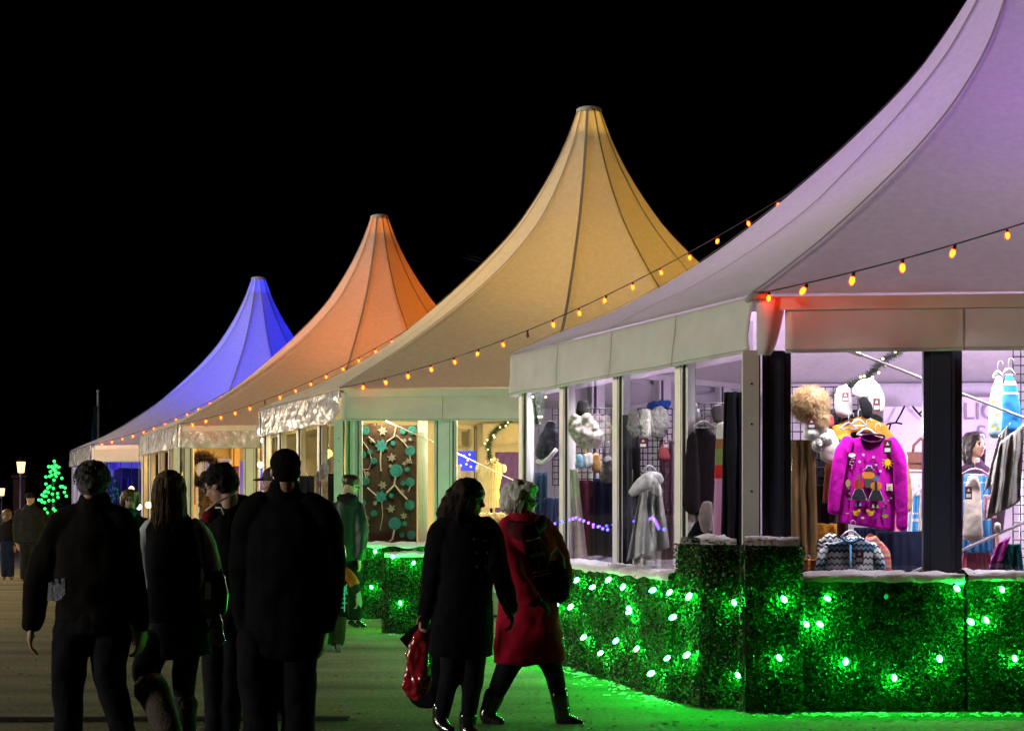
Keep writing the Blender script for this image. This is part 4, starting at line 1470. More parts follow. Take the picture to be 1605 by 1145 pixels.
soft("knit_hat", "light blue patterned hat on the grid in the fourth pane", "hat", pm("sky_print", (.20, .40, .55), .9, var=.5, scale=20), 15.9, [[(908, 715, 6), (910, 730, 7)]], .7)
soft("fur_hat", "grey fringed hat at the right of the fourth pane", "hat", gf, 15.5, [[(952, 722, 9), (952, 748, 12)]], .7, wr=.016, ws=26)
drape("scarf", "long cream scarf slanting down in the fourth pane", "scarf", knit("cream_scarf_wool", (.52, .44, .38)), 893, 905, 735, 900, 15.4, 896, 924, folds=1, amp=.015)
drape("dress", "burgundy dress in the fourth pane", "dress", knit("burgundy_wool", (.06, .012, .025)), 908, 935, 752, 900, 15.9, folds=2, th=.06)
drape("dress", "midnight blue dress at the right of the fourth pane", "dress", knit("midnight_wool", (.015, .02, .05)), 930, 960, 750, 900, 15.7, folds=2, th=.06)
drape("jeans", "blue denim garment low in the leftmost pane", "denim", knit("denim_cloth", (.05, .07, .14)), 852, 876, 780, 900, 16.7, folds=2, th=.05)
bl = thing("light_string", at(830, 828, 15.2), "string of tiny blue and violet lights low in the side windows", "string lights")
lp = [(832, 826, 16.3), (850, 824, 16.0), (870, 820, 15.7), (893, 814, 15.2), (903, 811, 15.1), (915, 816, 15.0), (930, 822, 14.9), (945, 828, 14.8), (960, 831, 14.6)]
cdb = MB()
cdb.tube([at(*q) for q in lp], .004, 5)
cdb.build("cord", M['socket'], bl)
rng = random.Random(6)
for i in range(len(lp) - 1):
    for j in range(2):
        q = [lp[i][n] + (lp[i + 1][n] - lp[i][n]) * j / 2 for n in range(3)]
        inst("blue_light", BLUEF if rng.random() < .7 else PURF, at(*q), bl)
garland("thin green garland in the leftmost pane", [at(836, 618, 17.0), at(840, 640, 17.0), at(842, 664, 17.0)], .05, 8, 2)

STK = [(1340, 1400, 826, 930, 13.7, (.02, .028, .07), "navy blue skirts hanging behind the magenta sweater's hem", 5), (1228, 1262, 700, 900, 13.5, (.03, .022, .02), "black-brown coat behind the camel scarf", 2),
       (1296, 1322, 640, 700, 13.6, (.02, .02, .022), "black hood on the grid between the fur hat and the grey beanie", 1), (1408, 1456, 850, 920, 13.9, (.012, .03, .06), "petrol blue trousers low under the steel rail", 4),
       (1076, 1096, 690, 900, 14.6, (.05, .035, .05), "plum cardigan at the left edge of the pane beside the corner", 2), (1108, 1136, 690, 900, 14.4, (.03, .022, .035), "dark aubergine dress behind the bold striped scarf", 2),
       (976, 1004, 690, 905, 15.3, (.05, .05, .07), "grey-blue coat behind the pale shawl", 2), (1034, 1056, 690, 905, 15.2, (.10, .03, .06), "wine red cardigan right of the pale shawl", 2),
       (890, 912, 765, 905, 16.4, (.08, .02, .04), "maroon cardigan behind the long cream scarf", 2), (944, 962, 690, 780, 16.2, (.20, .18, .20), "grey waistcoat on the grid in the fourth pane", 2),
       (838, 858, 740, 900, 17.2, (.03, .06, .10), "dark teal coat in the leftmost pane", 2), (1512, 1530, 700, 760, 14.9, (.40, .30, .34), "dusty pink cardigan half behind the second dark post", 2)]
for x0, x1, y0, y1, d_, c_, lab, fo in STK:
    drape("hanging_garment", lab, "clothes", knit("stock_wool_%d" % x0, c_, var=.35), x0, x1, y0, y1, d_, folds=fo, th=.05, amp=.022)
for lab, x, y, r, d_, c_ in (("striped bobble hat low on the grid of the third pane", 1040, 712, 8, 14.7, (.25, .05, .06)), ("cream beanie on the grid of the fourth pane", 922, 722, 8, 15.9, (.5, .45, .4)), ("black beanie above the patterned trapper hat", 912, 640, 8, 15.9, (.02, .02, .02)),
                          ("dark green beanie on the grid under the grey beanie", 1312, 700, 8, 13.2, (.03, .06, .04)), ("red mitten pair near the camel scarf's top", 1300, 660, 7, 13.3, (.35, .04, .05)), ("grey mitten pair below the plum top", 1090, 650, 7, 14.0, (.25, .24, .26))):
    soft("knit_hat" if "mitten" not in lab else "mittens", lab, "hat" if "mitten" not in lab else "mittens", knit("small_wool_%d" % x, c_), d_, [[(x, y - r, r), (x, y + r * .6, r * 1.25)]], .7)
# --- amber tent: flowered curtain, bust, screen
CU = thing("curtain", at(607, 845, 22.75), "dark brown curtain printed with teal flowers and pale leaves in the amber tent", "curtain")
kc = 22.75 / FPX
mb = MB()
mb.slab(lambda u, v, th: at(562 + 91 * u, 850 - 184 * v, 22.75) + Vector((0, .008 * math.sin(u * 14) + th, 0)), 40, 10, .012)
mb.build("cloth", knit("chocolate_cloth", (.050, .030, .022)), CU, smooth=True)
mt_, ml_, mbn = MB(), MB(), MB()
rng = random.Random(33)


def blob_pts(r, n, j, lob=0):
    return [(r * (1 + (j if i % 2 else -j)) * math.cos(6.283 * i / n), r * (1 + (j if i % 2 else -j)) * math.sin(6.283 * i / n)) for i in range(n)]


def onc(m_, x, y, pts, lift=0, th=.005):
    u = min(1, max(0, (x - 562) / 91))
    m_.plate(at(x, y, 22.738 + .008 * math.sin(u * 14) - lift), (kc, 0, 0), (0, 0, kc), pts, th)


for x, y, r, t_ in ((572, 674, 7, 0), (632, 675, 5, 0), (646, 674, 7, 0), (598, 698, 9, 1), (643, 706, 8, 0), (568, 712, 6, 0), (621, 737, 10, 0), (572, 753, 7, 0), (643, 755, 7, 0), (632, 757, 4, 0), (597, 778, 9, 1),
                  (642, 791, 8, 0), (568, 788, 6, 0), (619, 820, 10, 0), (574, 812, 5, 0), (645, 838, 7, 0), (630, 838, 4, 0), (586, 722, 5, 0), (574, 832, 5, 0), (586, 804, 5, 0), (638, 735, 4, 1), (580, 708, 4, 0), (616, 694, 4, 1), (634, 820, 4, 1), (613, 776, 4, 1)):
    onc(mt_, x, y, blob_pts(r, 22 if not t_ else 14, .04 if not t_ else .22))
    if not t_:
        for q in range(10):
            a = q * .628
            onc(mbn if q % 2 else mt_, x + r * .6 * math.cos(a), y + r * .6 * math.sin(a), blob_pts(.8, 6, 0), .004)
LEAF = [(0, -7), (2, -3), (6, -4), (4, 0), (8, 3), (3, 3), (1, 8), (-2, 3), (-7, 4), (-4, 0), (-6, -4), (-2, -3)]
for x, y, s, a in ((614, 717, 1, .2), (634, 690, .6, 1), (576, 742, .7, 2), (613, 797, 1, .4), (633, 808, .8, 1.3), (575, 822, .7, 2.4), (600, 675, 1.1, 1.5), (600, 760, 1, 1.6), (640, 722, .7, .6), (634, 726, .5, 2), (583, 690, .6, .4), (630, 770, .7, 2.2), (588, 788, .6, 1.2), (612, 730, .5, 1), (643, 688, .5, 2)):
    ca, sa = math.cos(a), math.sin(a)
    onc(ml_, x, y, [((p[0] * ca - p[1] * sa) * s, (p[0] * sa + p[1] * ca) * s) for p in LEAF], 0, .004)


def stem(pts, r=.9):
    ml2.tube([at(x, y, 22.735 + .008 * math.sin((x - 562) / 91 * 14)) for x, y in pts], r * kc, 5)


ml2 = MB()
for pts, r in (([(621, 668), (618, 684), (606, 692)], 1.4), ([(621, 682), (632, 692), (640, 702)], 1.2), ([(578, 684), (588, 694)], 1.2), ([(597, 706), (596, 722), (597, 738)], 1.2), ([(620, 747), (618, 760), (606, 772)], 1.6), ([(619, 760), (628, 772), (638, 782)], 1.5),
               ([(576, 764), (590, 776)], 1.2), ([(618, 830), (615, 845)], 1.6), ([(564, 668), (564, 690), (562, 720), (566, 735)], .7), ([(568, 690), (578, 704), (583, 722), (578, 735), (566, 735)], .6), ([(642, 714), (645, 726)], .8), ([(643, 762), (640, 770)], .8), ([(614, 845), (609, 850)], 1.2), ([(598, 786), (600, 806), (596, 830)], .6), ([(570, 735), (574, 750)], .6)):
    stem(pts, r)
for m_, mm in ((mt_, knit("teal_print", (.035, .17, .17), var=.35, scale=60)), (ml_, knit("stone_print", (.24, .20, .17), var=.35, scale=50)), (mbn, knit("deep_teal_print", (.015, .09, .09))), (ml2, knit("pale_stem_print", (.36, .30, .26)))):
    m_.build("printed_motif", mm, CU)
cp_ = MB()
q0, q1 = at(655, 660, 22.85), at(670, 660, 22.85)
cp_.box(((q0.x + q1.x) / 2, 22.9, 1.45), (q1.x - q0.x, .10, 2.6))
tag(cp_.build("column", M['frame']), "narrow white column beside the flowered curtain", "column")
bs = thing("dress_form", at(770, 830, 24.2), "pleated cream dress form with round shoulder caps in the amber tent", "dress form")
bx_ = at(770, 797, 24.2)
kb = 24.2 / FPX
mb = MB()
pr = [(15, 795), (14, 785), (12, 768), (15, 752), (18, 738), (17, 728), (9, 722), (6, 716)]
vs, fs = [], []
n_ = 48
for r_, y in pr:
    zz = at(770, y, 24.2).z
    for i in range(n_):
        a = 6.283 * i / n_
        rr = r_ * kb * (1 + .035 * (1 if i % 2 else -1))
        vs.append((bx_.x + rr * math.cos(a), 24.2 + .62 * rr * math.sin(a), zz))
for j in range(len(pr) - 1):
    for i in range(n_):
        i2 = (i + 1) % n_
        fs.append((j * n_ + i, (j + 1) * n_ + i, (j + 1) * n_ + i2, j * n_ + i2))
mb.add(vs, fs)
mb.build("torso", pm("cream_pleats", (.62, .52, .30), .8, var=.15), bs, smooth=False)
for x in (750, 789):
    s_ = MB()
    s_.ball(at(x, 734, 24.2), 5 * kb, 5 * kb, 7 * kb)
    s_.build("shoulder_cap", pm("ivory_cloth", (.72, .70, .62), .7), bs, smooth=True)
s_ = MB()
s_.tube([(bx_.x, 24.2, DECK), (bx_.x, 24.2, at(770, 796, 24.2).z)], .02, 8)
s_.lathe([(.16, DECK), (.15, DECK + .03), (.02, DECK + .06)], (bx_.x, 24.2, 0), 16)
s_.build("stand", M['blackmetal'], bs, smooth=True)
nk = MB()
for x, y in ((764, 722), (768, 726), (772, 727), (776, 724), (779, 720)):
    nk.ball(at(x, y, 24.02), .022, n=8, m=6)
nk.build("necklace", pm("glass_beads", (.3, .26, .2), .15, coat=1), bs, smooth=True)
drape("curtain", "violet velvet curtain behind the cream dress form", "curtain", knit("violet_velvet", (.10, .06, .28)), 776, 830, 708, 850, 26.0, folds=5, th=.05)
scn = thing("display_screen", at(726, 740, 27.0), "bright blue glowing panel with white dots at the back of the amber tent", "screen")
sm_ = MB()
sm_.box(at(726, 722, 27.0), (.40, .03, .32))
sm_.build("panel", emit("blue_panel_glow", (.01, .05, 1.0), 1.1), scn)
sd = MB()
for x, y in ((727, 714), (736, 712), (733, 721), (731, 727), (738, 731), (722, 729)):
    sd.ball(at(x, y, 26.96), .02, n=8, m=6)
sd.build("dots", emit("white_dot_glow", (.9, .7, 1), 1.5), scn)
drape("garment", "pale patterned garment left of the dress form", "garment", pm("pale_print", (.5, .42, .40), .9, var=.5, scale=16), 703, 722, 728, 800, 23.6, folds=2)
ct_ = MB()
ct_.box(at(778, 825, 23.4), (.62, .5, .06))
ct_.box(at(778, 835, 23.4) - Vector((0, 0, .25)), (.56, .44, .5))
tag(ct_.build("display_table", pm("grey_table", (.20, .19, .18), .5)), "grey display table in front of the cream dress form", "table")
tr_ = MB()
rng = random.Random(4)
for i in range(6):
    tr_.lathe([(.03, 0), (.045, .04), (.04, .12), (.02, .14)], at(757 + 9 * i, 818, 23.3 + .1 * (i % 2)), 10)
tag(tr_.build("ornaments", pm("glazed_pottery", (.5, .35, .22), .2, var=.6, scale=10, coat=1), smooth=True), "row of small glazed ornaments on the grey table", "ornaments")
garland("lit garland hanging over the cream dress form", [at(800, 657, 23.0), at(786, 668, 23.1), at(772, 680, 23.2), at(766, 698, 23.3), at(768, 720, 23.4)], .075, 14, 9)
pw = MB()
pw.tube([at(700, 702, 22.9), at(812, 756, 22.7)], .008, 6)
pw.tube([at(605, 660, 22.62), at(690, 697, 22.6)], .008, 6)
tag(pw.build("brace_wire", M['steel']), "thin bracing wires slanting across the amber tent's front bays", "wire")
# side windows of the amber tent
tsh = thing("t_shirt", at(505, 815, 23.6), "white and black shirt with red letters hanging in the amber tent's side window", "shirt")
drape_m = MB()
drape_m.slab(lambda u, v, th: at(498 + 18 * u - 3 * v, 815 - 75 * v - 8 * (1 - abs(2 * u - 1)) * v, 23.6) + Vector((0, .02 * math.sin(u * 9) + th, 0)), 16, 12, .05)
drape_m.build("body", knit("white_cotton", (.60, .58, .66)), tsh, smooth=True)
text("RIU", .12, knit("red_print", (.45, .06, .08)), "lettering", tsh, at(498, 763, 23.54), R(4))
for lab, x0, x1, y0, d_, c_ in (("black hoodie left of the lettered shirt", 470, 492, 745, 23.9, (.02, .02, .035)), ("black jacket right of the lettered shirt", 514, 528, 742, 23.3, (.015, .015, .02)), ("dark violet coat seen beside the tall man's head", 476, 490, 752, 24.4, (.05, .035, .08))):
    drape("jacket", lab, "jacket", knit("dark_stuff_%d" % x0, c_), x0, x1, y0, 835, d_, folds=2, th=.06, group="dark jackets in the amber tent's side window")
drape("scarf", "pale grey scarf laid over the dark jackets by the lettered shirt", "scarf", pm("grey_print", (.40, .40, .44), .9, var=.4, scale=18), 502, 520, 722, 746, 23.5, folds=1, slant=-16)


def pendant(label, px, py, d, r, col, st):
    t = thing("pendant_lamp", at(px, py, d), label, "lamp", "small warm lamps in the tents")
    b = MB()
    b.ball(at(px, py, d), r, n=12, m=8)
    b.build("globe", emit("globe_glow_%d" % px, col, st), t, smooth=True)
    c_ = MB()
    c_.tube([at(px, py, d) + Vector((0, 0, r * .9)), Vector((at(px, py, d).x, d, 2.95))], .008, 6)
    c_.build("cord", M['socket'], t)


pendant("warm round lamp in the pane next to the amber tent's corner post", 514, 711, 24.6, .07, (1, .62, .18), 7)
pendant("smaller warm lamp just above the first in the amber tent", 510, 698, 25.2, .05, (1, .7, .3), 6)
pendant("warm lamp in the leftmost pane of the amber tent", 412, 690, 27.4, .04, (1, .7, .35), 5)
pendant("warm lamp above the peaked cap", 408, 728, 27.0, .05, (1, .66, .3), 5)
pendant("warm lamp beside the flowered curtain's left edge", 553, 722, 23.6, .05, (1, .62, .25), 6)
pendant("warm lamp low in the orange tent's side window", 233, 791, 35.5, .07, (1, .62, .22), 6)
pendant("cool white lamp low in the orange tent's side window", 218, 794, 36.0, .06, (.8, .75, 1), 6)
pendant("blue lamp low in the blue tent behind the grey head", 173, 787, 44.5, .07, (.1, .12, 1), 6)
pendant("second blue lamp in the blue tent", 189, 785, 44.8, .06, (.1, .12, 1), 5)
pendant("warm candle-like lamp at the right of the blue tent's front window", 206, 766, 46, .08, (1, .6, .2), 4)

# --- orange tent: wreath and goods
wr = thing("wreath", at(318, 760, 32.5), "bushy dark red wreath hanging in the orange tent's front window", "wreath")
rng = random.Random(77)
wc = at(318, 735, 32.5)
w_ = MB()
ring = [wc + Vector((.235 * math.cos(a), 0, .24 * math.sin(a))) for a in [i * 6.2832 / 30 for i in range(31)]]
w_.tube(ring, .075, 12)
w_ = remesh(w_, .014, 1, .03, 14)
for i in range(2400):
    a = rng.uniform(0, 6.283)
    p = wc + Vector((.235 * math.cos(a), -.03, .24 * math.sin(a)))
    d_ = Vector((math.cos(a) * rng.uniform(-.6, 1.4), rng.uniform(-1, .4), math.sin(a) * rng.uniform(-.6, 1.4))) + Vector((rng.gauss(0, .5), rng.gauss(0, .4), rng.gauss(0, .5)))
    d_ = d_.normalized() * rng.uniform(.09, .17)
    s_ = d_.orthogonal().normalized() * .016
    w_.add([p - s_, p + s_, p + d_], [(0, 1, 2)])
w_.build("twigs", pm("dark_red_twigs", (.022, .008, .007), .8, var=.5, scale=30), wr)
for i in range(60):
    pass
tw_ = MB()
for i in range(26):
    a = rng.uniform(-.4, 1.6)
    p = wc + Vector((.25 * math.cos(a), 0, .25 * math.sin(a)))
    tw_.tube([p, p + Vector((math.cos(a) * .16, rng.gauss(0, .03), math.sin(a) * .16)) + Vector((rng.gauss(0, .04), 0, rng.gauss(0, .04)))], [.005, .002], 4)
tw_.build("sprigs", pm("brown_sprigs", (.06, .035, .02), .9), wr)
drape("cloth", "orange cloth draped under the wreath", "cloth", knit("orange_silk", (.50, .12, .02)), 294, 306, 745, 790, 32.6, folds=1)
soft("fur_stole", "shaggy brown stole hanging below the wreath", "stole", pm("brown_fur", (.16, .075, .05), .9, var=.5, scale=30, bump=.9), 32.7, [[(322, 760, 12), (324, 785, 12), (322, 815, 10)]], .6, wr=.03, ws=16)
drape("curtain", "violet cloth at the right of the orange tent's front window", "curtain", knit("violet_cloth", (.12, .05, .25)), 361, 374, 730, 800, 34.0, folds=2)
for i, (x0, x1, c_) in enumerate(((222, 236, (.12, .05, .04)), (240, 252, (.10, .04, .05)), (256, 268, (.05, .03, .05)))):
    drape("banner", ["plum banner nearest the left end in the orange tent's side window", "brown banner in the middle of the orange tent's side window", "dark banner near the corner in the orange tent's side window"][i], "banner", knit("dim_cloth_%d" % i, c_), x0, x1, 690, 800, 37.5 - 1.4 * i, folds=2, group="hanging cloths in the orange tent's side window")
# --- blue tent
for i, (x0, x1, y0, c_) in enumerate(((165, 178, 745, (.03, .025, .06)), (178, 190, 735, (.04, .03, .08)), (190, 200, 748, (.03, .025, .06)))):
    drape("jacket", ["dark jacket leftmost in the blue tent", "tallest dark jacket in the blue tent", "dark jacket rightmost in the blue tent"][i], "jacket", knit("night_cloth_%d" % i, c_), x0, x1, y0, 805, 44.0 + .3 * i, folds=3, th=.1, group="dark jackets in the blue tent")
drape("curtain", "violet sheet at the top of the blue tent's window", "curtain", knit("pale_violet", (.25, .2, .5)), 170, 185, 716, 745, 47.0, folds=1)
# ------------------------------------------------------------------ people
M['skin'] = pm("skin", (.42, .24, .17), .5, var=.12, scale=20)
M['eye'] = pm("dark_iris", (.02, .015, .012), .2)
M['white_eye'] = pm("eye_white", (.6, .58, .55), .3)
M['lip'] = pm("lips", (.35, .10, .09), .45)
M['glassframe'] = pm("spectacle_frame", (.03, .02, .02), .3)
M['lens'] = M['glass']


def cloth(name, col, **k):
    a = dict(rough=.95, var=.3, scale=9, bump=.25, bscale=28, spec=.06, dist=.01)
    a.update(k)
    return pm(name, col, **a)


class Fig:
    def __init__(s, label, px, d, dz=0.0):
        s.d, s.k, s.dz = d, d / FPX, dz
        b = at(px, 0, d)
        s.root = thing("person", (b.x, d, dz), label, "person")
        s.body_mb = MB()
        s.vox = max(.006, d * .0008)
        s.feats = []

    def P(s, q):
        dd = q[3] if len(q) > 3 else 0.0
        return at(q[0], q[1], s.d + dd)

    def chain(s, mb, pts, k=.8, body=.8, cap=.7):
        L = [(s.P(q), q[2] * s.k) for q in pts]
        mb.loft(L, k, cap=cap)
        if body:
            s.body_mb.loft([(p, r * body) for p, r in L], k, cap=cap if cap < .5 else .4)

    def part(s, name, mat, chains, k=.8, wr=.006, ws=9.0, body=.8, it=3, vox=None, extra=None, label=None):
        mb = MB()
        for ch in chains:
            kk = k
            if isinstance(ch, tuple):
                ch, kk = ch
            s.chain(mb, ch, kk, body, .12 if kk != k else .5)
        if extra: extra(mb)
        out = remesh(mb, vox or max(.009, s.d * .0011), it, wr, ws)
        o = out.build(name, mat, s.root, smooth=True)
        if label: o["label"] = label
        return o

    def raw(s, name, mat, mb, smooth=True, parent=None):
        return mb.build(name, mat, parent or s.root, smooth=smooth)

    def head(s, px, py, hpx, yaw, pitch=0.0, roll=0.0, neck=None):
        """yaw 0 looks away from the camera, 90 to the right of the picture, 180 at the camera"""
        s.h = h = hpx * s.k
        s.hc = c = s.P((px, py, 0))
        y = R(yaw)
        Rz = Matrix.Rotation(-y, 3, 'Z') @ Matrix.Rotation(R(pitch), 3, 'X') @ Matrix.Rotation(R(roll), 3, 'Y')
        s.F, s.S, s.U = Rz @ Vector((0, 1, 0)), Rz @ Vector((1, 0, 0)), Rz @ Vector((0, 0, 1))
        b = s.body_mb
        E = lambda f, sd, u, a, w, t: b.ell(s.hp(f, sd, u), (s.S * w * h, s.F * a * h, s.U * t * h), 18, 12)
        E(-.03, 0, .12, .41, .325, .375)
        E(.10, 0, -.16, .27, .245, .33)
        E(.25, 0, -.40, .085, .10, .085)
        E(.30, 0, .115, .07, .21, .045)
        E(.26, .15, -.09, .09, .085, .09)
        E(.26, -.15, -.09, .09, .085, .09)
        E(.345, 0, -.245, .05, .095, .03)
        E(.335, 0, -.295, .05, .08, .03)
        b.loft([(s.hp(.34, 0, .10), .03 * h), (s.hp(.41, 0, -.03), .04 * h), (s.hp(.445, 0, -.10), .055 * h)], 1)
        E(.39, .05, -.115, .04, .04, .035)
        E(.39, -.05, -.115, .04, .04, .035)
        for sg in (-1, 1):
            E(-.02, .325 * sg, -.03, .085, .03, .125)
        nb = s.P(neck) if neck else s.hp(-.12, 0, -.75)
        b.loft([(s.hp(-.10, 0, -.1), .22 * h), (s.hp(-.12, 0, -.42), .22 * h), (nb, .25 * h)], .95)

    def hp(s, f, sd, u):
        return s.hc + (s.F * f + s.S * sd + s.U * u) * s.h

    def hand(s, wrist, dirv, nrm, size=.18, curl=35, thumb=1, mb=None):
        """dirv along the hand, nrm out of the palm"""
        mb = mb or s.body_mb
        w = s.P(wrist) if not isinstance(wrist, Vector) else wrist
        d = Vector(dirv).normalized()
        n = Vector(nrm)
        n = (n - d * n.dot(d)).normalized()
        a = d.cross(n)
        pl = size * .5
        # palm
        for f in (-.3, -.1, .1, .3):
            mb.loft([(w + a * f * size * .25, size * .10), (w + d * pl * .55 + a * f * size * .45, size * .095), (w + d * pl + a * f * size * .5, size * .078)], .9, n=10)
        for q, ln in ((-.3, .40), (-.1, .46), (.1, .43), (.3, .34)):
            p = w + d * pl + a * q * size * .52
            pts = [(p, size * .056)]
            dd = d.copy()
            for seg, fr in enumerate((.45, .32, .23)):
                Rm = Matrix.Rotation(R(curl * (.6 + .5 * seg) * (1 + .15 * q)), 3, a)
                dd = (Rm @ d if seg == 0 else Matrix.Rotation(R(curl), 3, a) @ dd)
                p = p + dd * ln * size * fr
                pts.append((p, size * (.052 - .006 * seg)))
            mb.loft(pts, 1, n=10, sub=2)
        tb = w + d * pl * .25 + a * thumb * size * .2
        td = (d * .7 + a * thumb * .75 + n * .25).normalized()
        t2 = (d * .9 + a * thumb * .15 + n * .45).normalized()
        mb.loft([(tb, size * .075), (tb + td * size * .2, size * .066), (tb + td * size * .2 + t2 * size * .16, size * .05)], 1, n=10, sub=2)

    def hair(s, mat, pieces, tubes=(), name="hair", wr=.006, ws=30):
        """pieces: (f, side, up, depth, width, height) ellipsoids in head heights; tubes: strands"""
        mb = MB()
        h = s.h
        for p in pieces:
            f, sd, u, a, w, t = p[:6]
            if len(p) > 6 and p[6] == 'c':
                mb.loft([(s.hp(*q[:3]), q[3] * h) for q in p[7]], p[8] if len(p) > 8 else 1)
                continue
            mb.ell(s.hp(f, sd, u), (s.S * w * h, s.F * a * h, s.U * t * h), 18, 12)
        out = remesh(mb, max(.008, s.d * .0009), 2, wr, ws)
        for pts, r in tubes:
            out.tube([s.hp(*q) for q in pts], r, 5)
        return out.build(name, mat, s.root, smooth=True)

    def strands(s, rng, n, top, bot, rad=.0035, wob=.04):
        """loose strands falling from points of the head down to a hem"""
        L = []
        for _ in range(n):
            an = rng.uniform(*top[0])
            f0, s0 = math.cos(an), math.sin(an)
            ra = rng.uniform(.95, 1.06)
            z1 = rng.uniform(*bot)
            pts = [(-.05 + .40 * f0 * .3, .36 * s0 * .3, .50)]
            for j in range(1, 7):
                q = j / 6
                u = .5 + (z1 - .5) * q
                e = math.sqrt(max(0, 1 - ((u - .1) / .42) ** 2)) if u > .1 else 1
                fl = 1 + .12 * max(0, .1 - u)
                pts.append((-.06 + (.43 * f0 * ra * e) * fl + rng.gauss(0, wob) * .3, (.37 * s0 * ra * e) * fl + rng.gauss(0, wob) * .4, u))
            L.append((pts, rad * rng.uniform(.7, 1.3)))
        return L

    def finish(s, eyes=True):
        vox = s.vox
        out = remesh(s.body_mb, vox, 2)
        h = getattr(s, 'h', None)
        if h and eyes:
            ey = [s.hp(.325, .125 * sg, .035) for sg in (-1, 1)]
            li = s.hp(.39, 0, -.27)
            for i, f in enumerate(out.f):
                c = (out.v[f[0]] + out.v[f[2]]) / 2
                for e in ey:
                    q = (c - e)
                    if q.length < .10 * h:
                        if q.length < .06 * h: out.m[i] = 1
                        elif abs(q.dot(s.U)) < .035 * h: out.m[i] = 2
                q = c - li
                if q.length < .12 * h and abs(q.dot(s.U)) < .055 * h and abs(q.dot(s.S)) < .10 * h and q.dot(s.F) > -.045 * h:
                    out.m[i] = 3
        b = out.build("body", [M['skin'], M['eye'], M['white_eye'], M['lip']], s.root, smooth=True)
        return b

    def glasses(s):
        g_ = MB()
        h = s.h
        for sg in (-1, 1):
            pts = [s.hp(.43, sg * .14 + .10 * math.cos(a), .03 + .075 * math.sin(a)) for a in [i * math.pi / 8 for i in range(17)]]
            g_.tube(pts, .012 * h, 6)
            g_.tube([s.hp(.43, sg * .235, .05), s.hp(.2, sg * .33, .05), s.hp(0, sg * .345, .03)], .012 * h, 6)
        g_.tube([s.hp(.43, -.045, .05), s.hp(.455, 0, .06), s.hp(.43, .045, .05)], .012 * h, 6)
        gl = s.raw("glasses", M['glassframe'], g_)
        for sg in (-1, 1):
            l_ = MB()
            l_.plate(s.hp(.43, sg * .14, .03), s.S * h, s.U * h, [(.095 * math.cos(a), .07 * math.sin(a)) for a in [i * math.pi / 8 for i in range(16)]], .004 * h)
            l_.build("lens", M['lens'], gl)


def shoe_pts(x, y, r, dx, dy, dd=0.0, dd2=0.0):
    return [(x, y - r * .6, r, dd), (x + dx * .5, y - r * .5 + dy * .5, r * .95, dd + dd2 * .5), (x + dx, y - r * .3 + dy, r * .7, dd + dd2)]


CUT = [(-.07, 0, .17, .42, .37, .37), (-.16, 0, -.02, .30, .345, .30)]

# --- grey-haired man in a dark jacket
m = Fig("grey-haired man in a dark jacket walking away, leftmost of the four in front", 147, 9.0)
jk = cloth("dark_brown_jacket", (.009, .007, .006), spec=.1)
m.part("jacket", jk, [
    ([(148, 792, 24), (147, 812, 46), (148, 850, 62), (148, 900, 63), (147, 945, 61), (146, 972, 60)], .58),
    [(122, 806, 22), (96, 828, 24), (71, 880, 23), (60, 925, 21), (54, 960, 18), (50, 981, 14)],
    [(174, 806, 22), (195, 828, 24), (204, 880, 20), (214, 930, 18), (220, 985, 14)],
    ([(148, 786, 29), (148, 796, 32)], .8)], .85, wr=.017, ws=6)
m.part("trousers", cloth("dark_jeans", (.010, .010, .014)), [
    ([(146, 962, 58), (146, 990, 60)], .6),
    [(114, 990, 32), (108, 1050, 27), (107, 1090, 24), (108, 1195, 20)],
    [(178, 990, 31), (171, 1050, 28), (180, 1095, 23), (207, 1196, 19)]], .9, wr=.013, ws=7)
for x in (108, 207):
    m.part("shoe", M['black'], [[(x, 1200, 16), (x + 1, 1204, 14, .12), (x + 2, 1208, 11, .2)]], .9, wr=0)
m.head(147, 757, 68, 6, 0, neck=(148, 800, 0))
m.hand((50, 978, 0), (-.12, 0, -1), (.9, .3, 0), .185, 28, -1)
m.hand((223, 985, 0), (-.1, 0, -1), (-.9, .3, 0), .185, 30, 1)
rng = random.Random(11)
tb = []
for _ in range(260):
    a, b = rng.uniform(0, 6.28), rng.uniform(-.35, 1)
    f0, s0, u0 = .43 * math.cos(a) * math.cos(b) - .08, .38 * math.sin(a) * math.cos(b), .17 + .38 * math.sin(b)
    if f0 > .15 and u0 < .3: continue
    tb.append(([(f0, s0, u0), (f0 * 1.05 - .02, s0 * 1.06, u0 - .02), (f0 * 1.07 - .03, s0 * 1.09, u0 - .09)], .0022))
m.hair(pm("grey_hair", (.11, .105, .10), .85, var=.5, scale=30, stretch=(4, 4, 1), spec=.15), CUT, tb, wr=.008, ws=40)
m.finish()
pg = MB()
P0, ax, ay = at(88, 924, 8.78), Vector((8.78 / FPX, 0, .0004)), Vector((-.0004, 0, 8.78 / FPX))
pg.plate(P0, ax, ay, [(-16, -14), (-4, -18), (6, -15), (13, -8), (15, 16), (10, 17), (9, 8), (5, 9), (4, 17), (0, 17), (-1, 8), (-5, 9), (-6, 14), (-11, 12), (-13, 0)], -.05)
tag(pg.build("pouch", pm("pale_blue_canvas", (.30, .33, .40), .8, bump=.4)), "small pale pouch with a notched top at the left hip of the grey-haired man", "pouch")
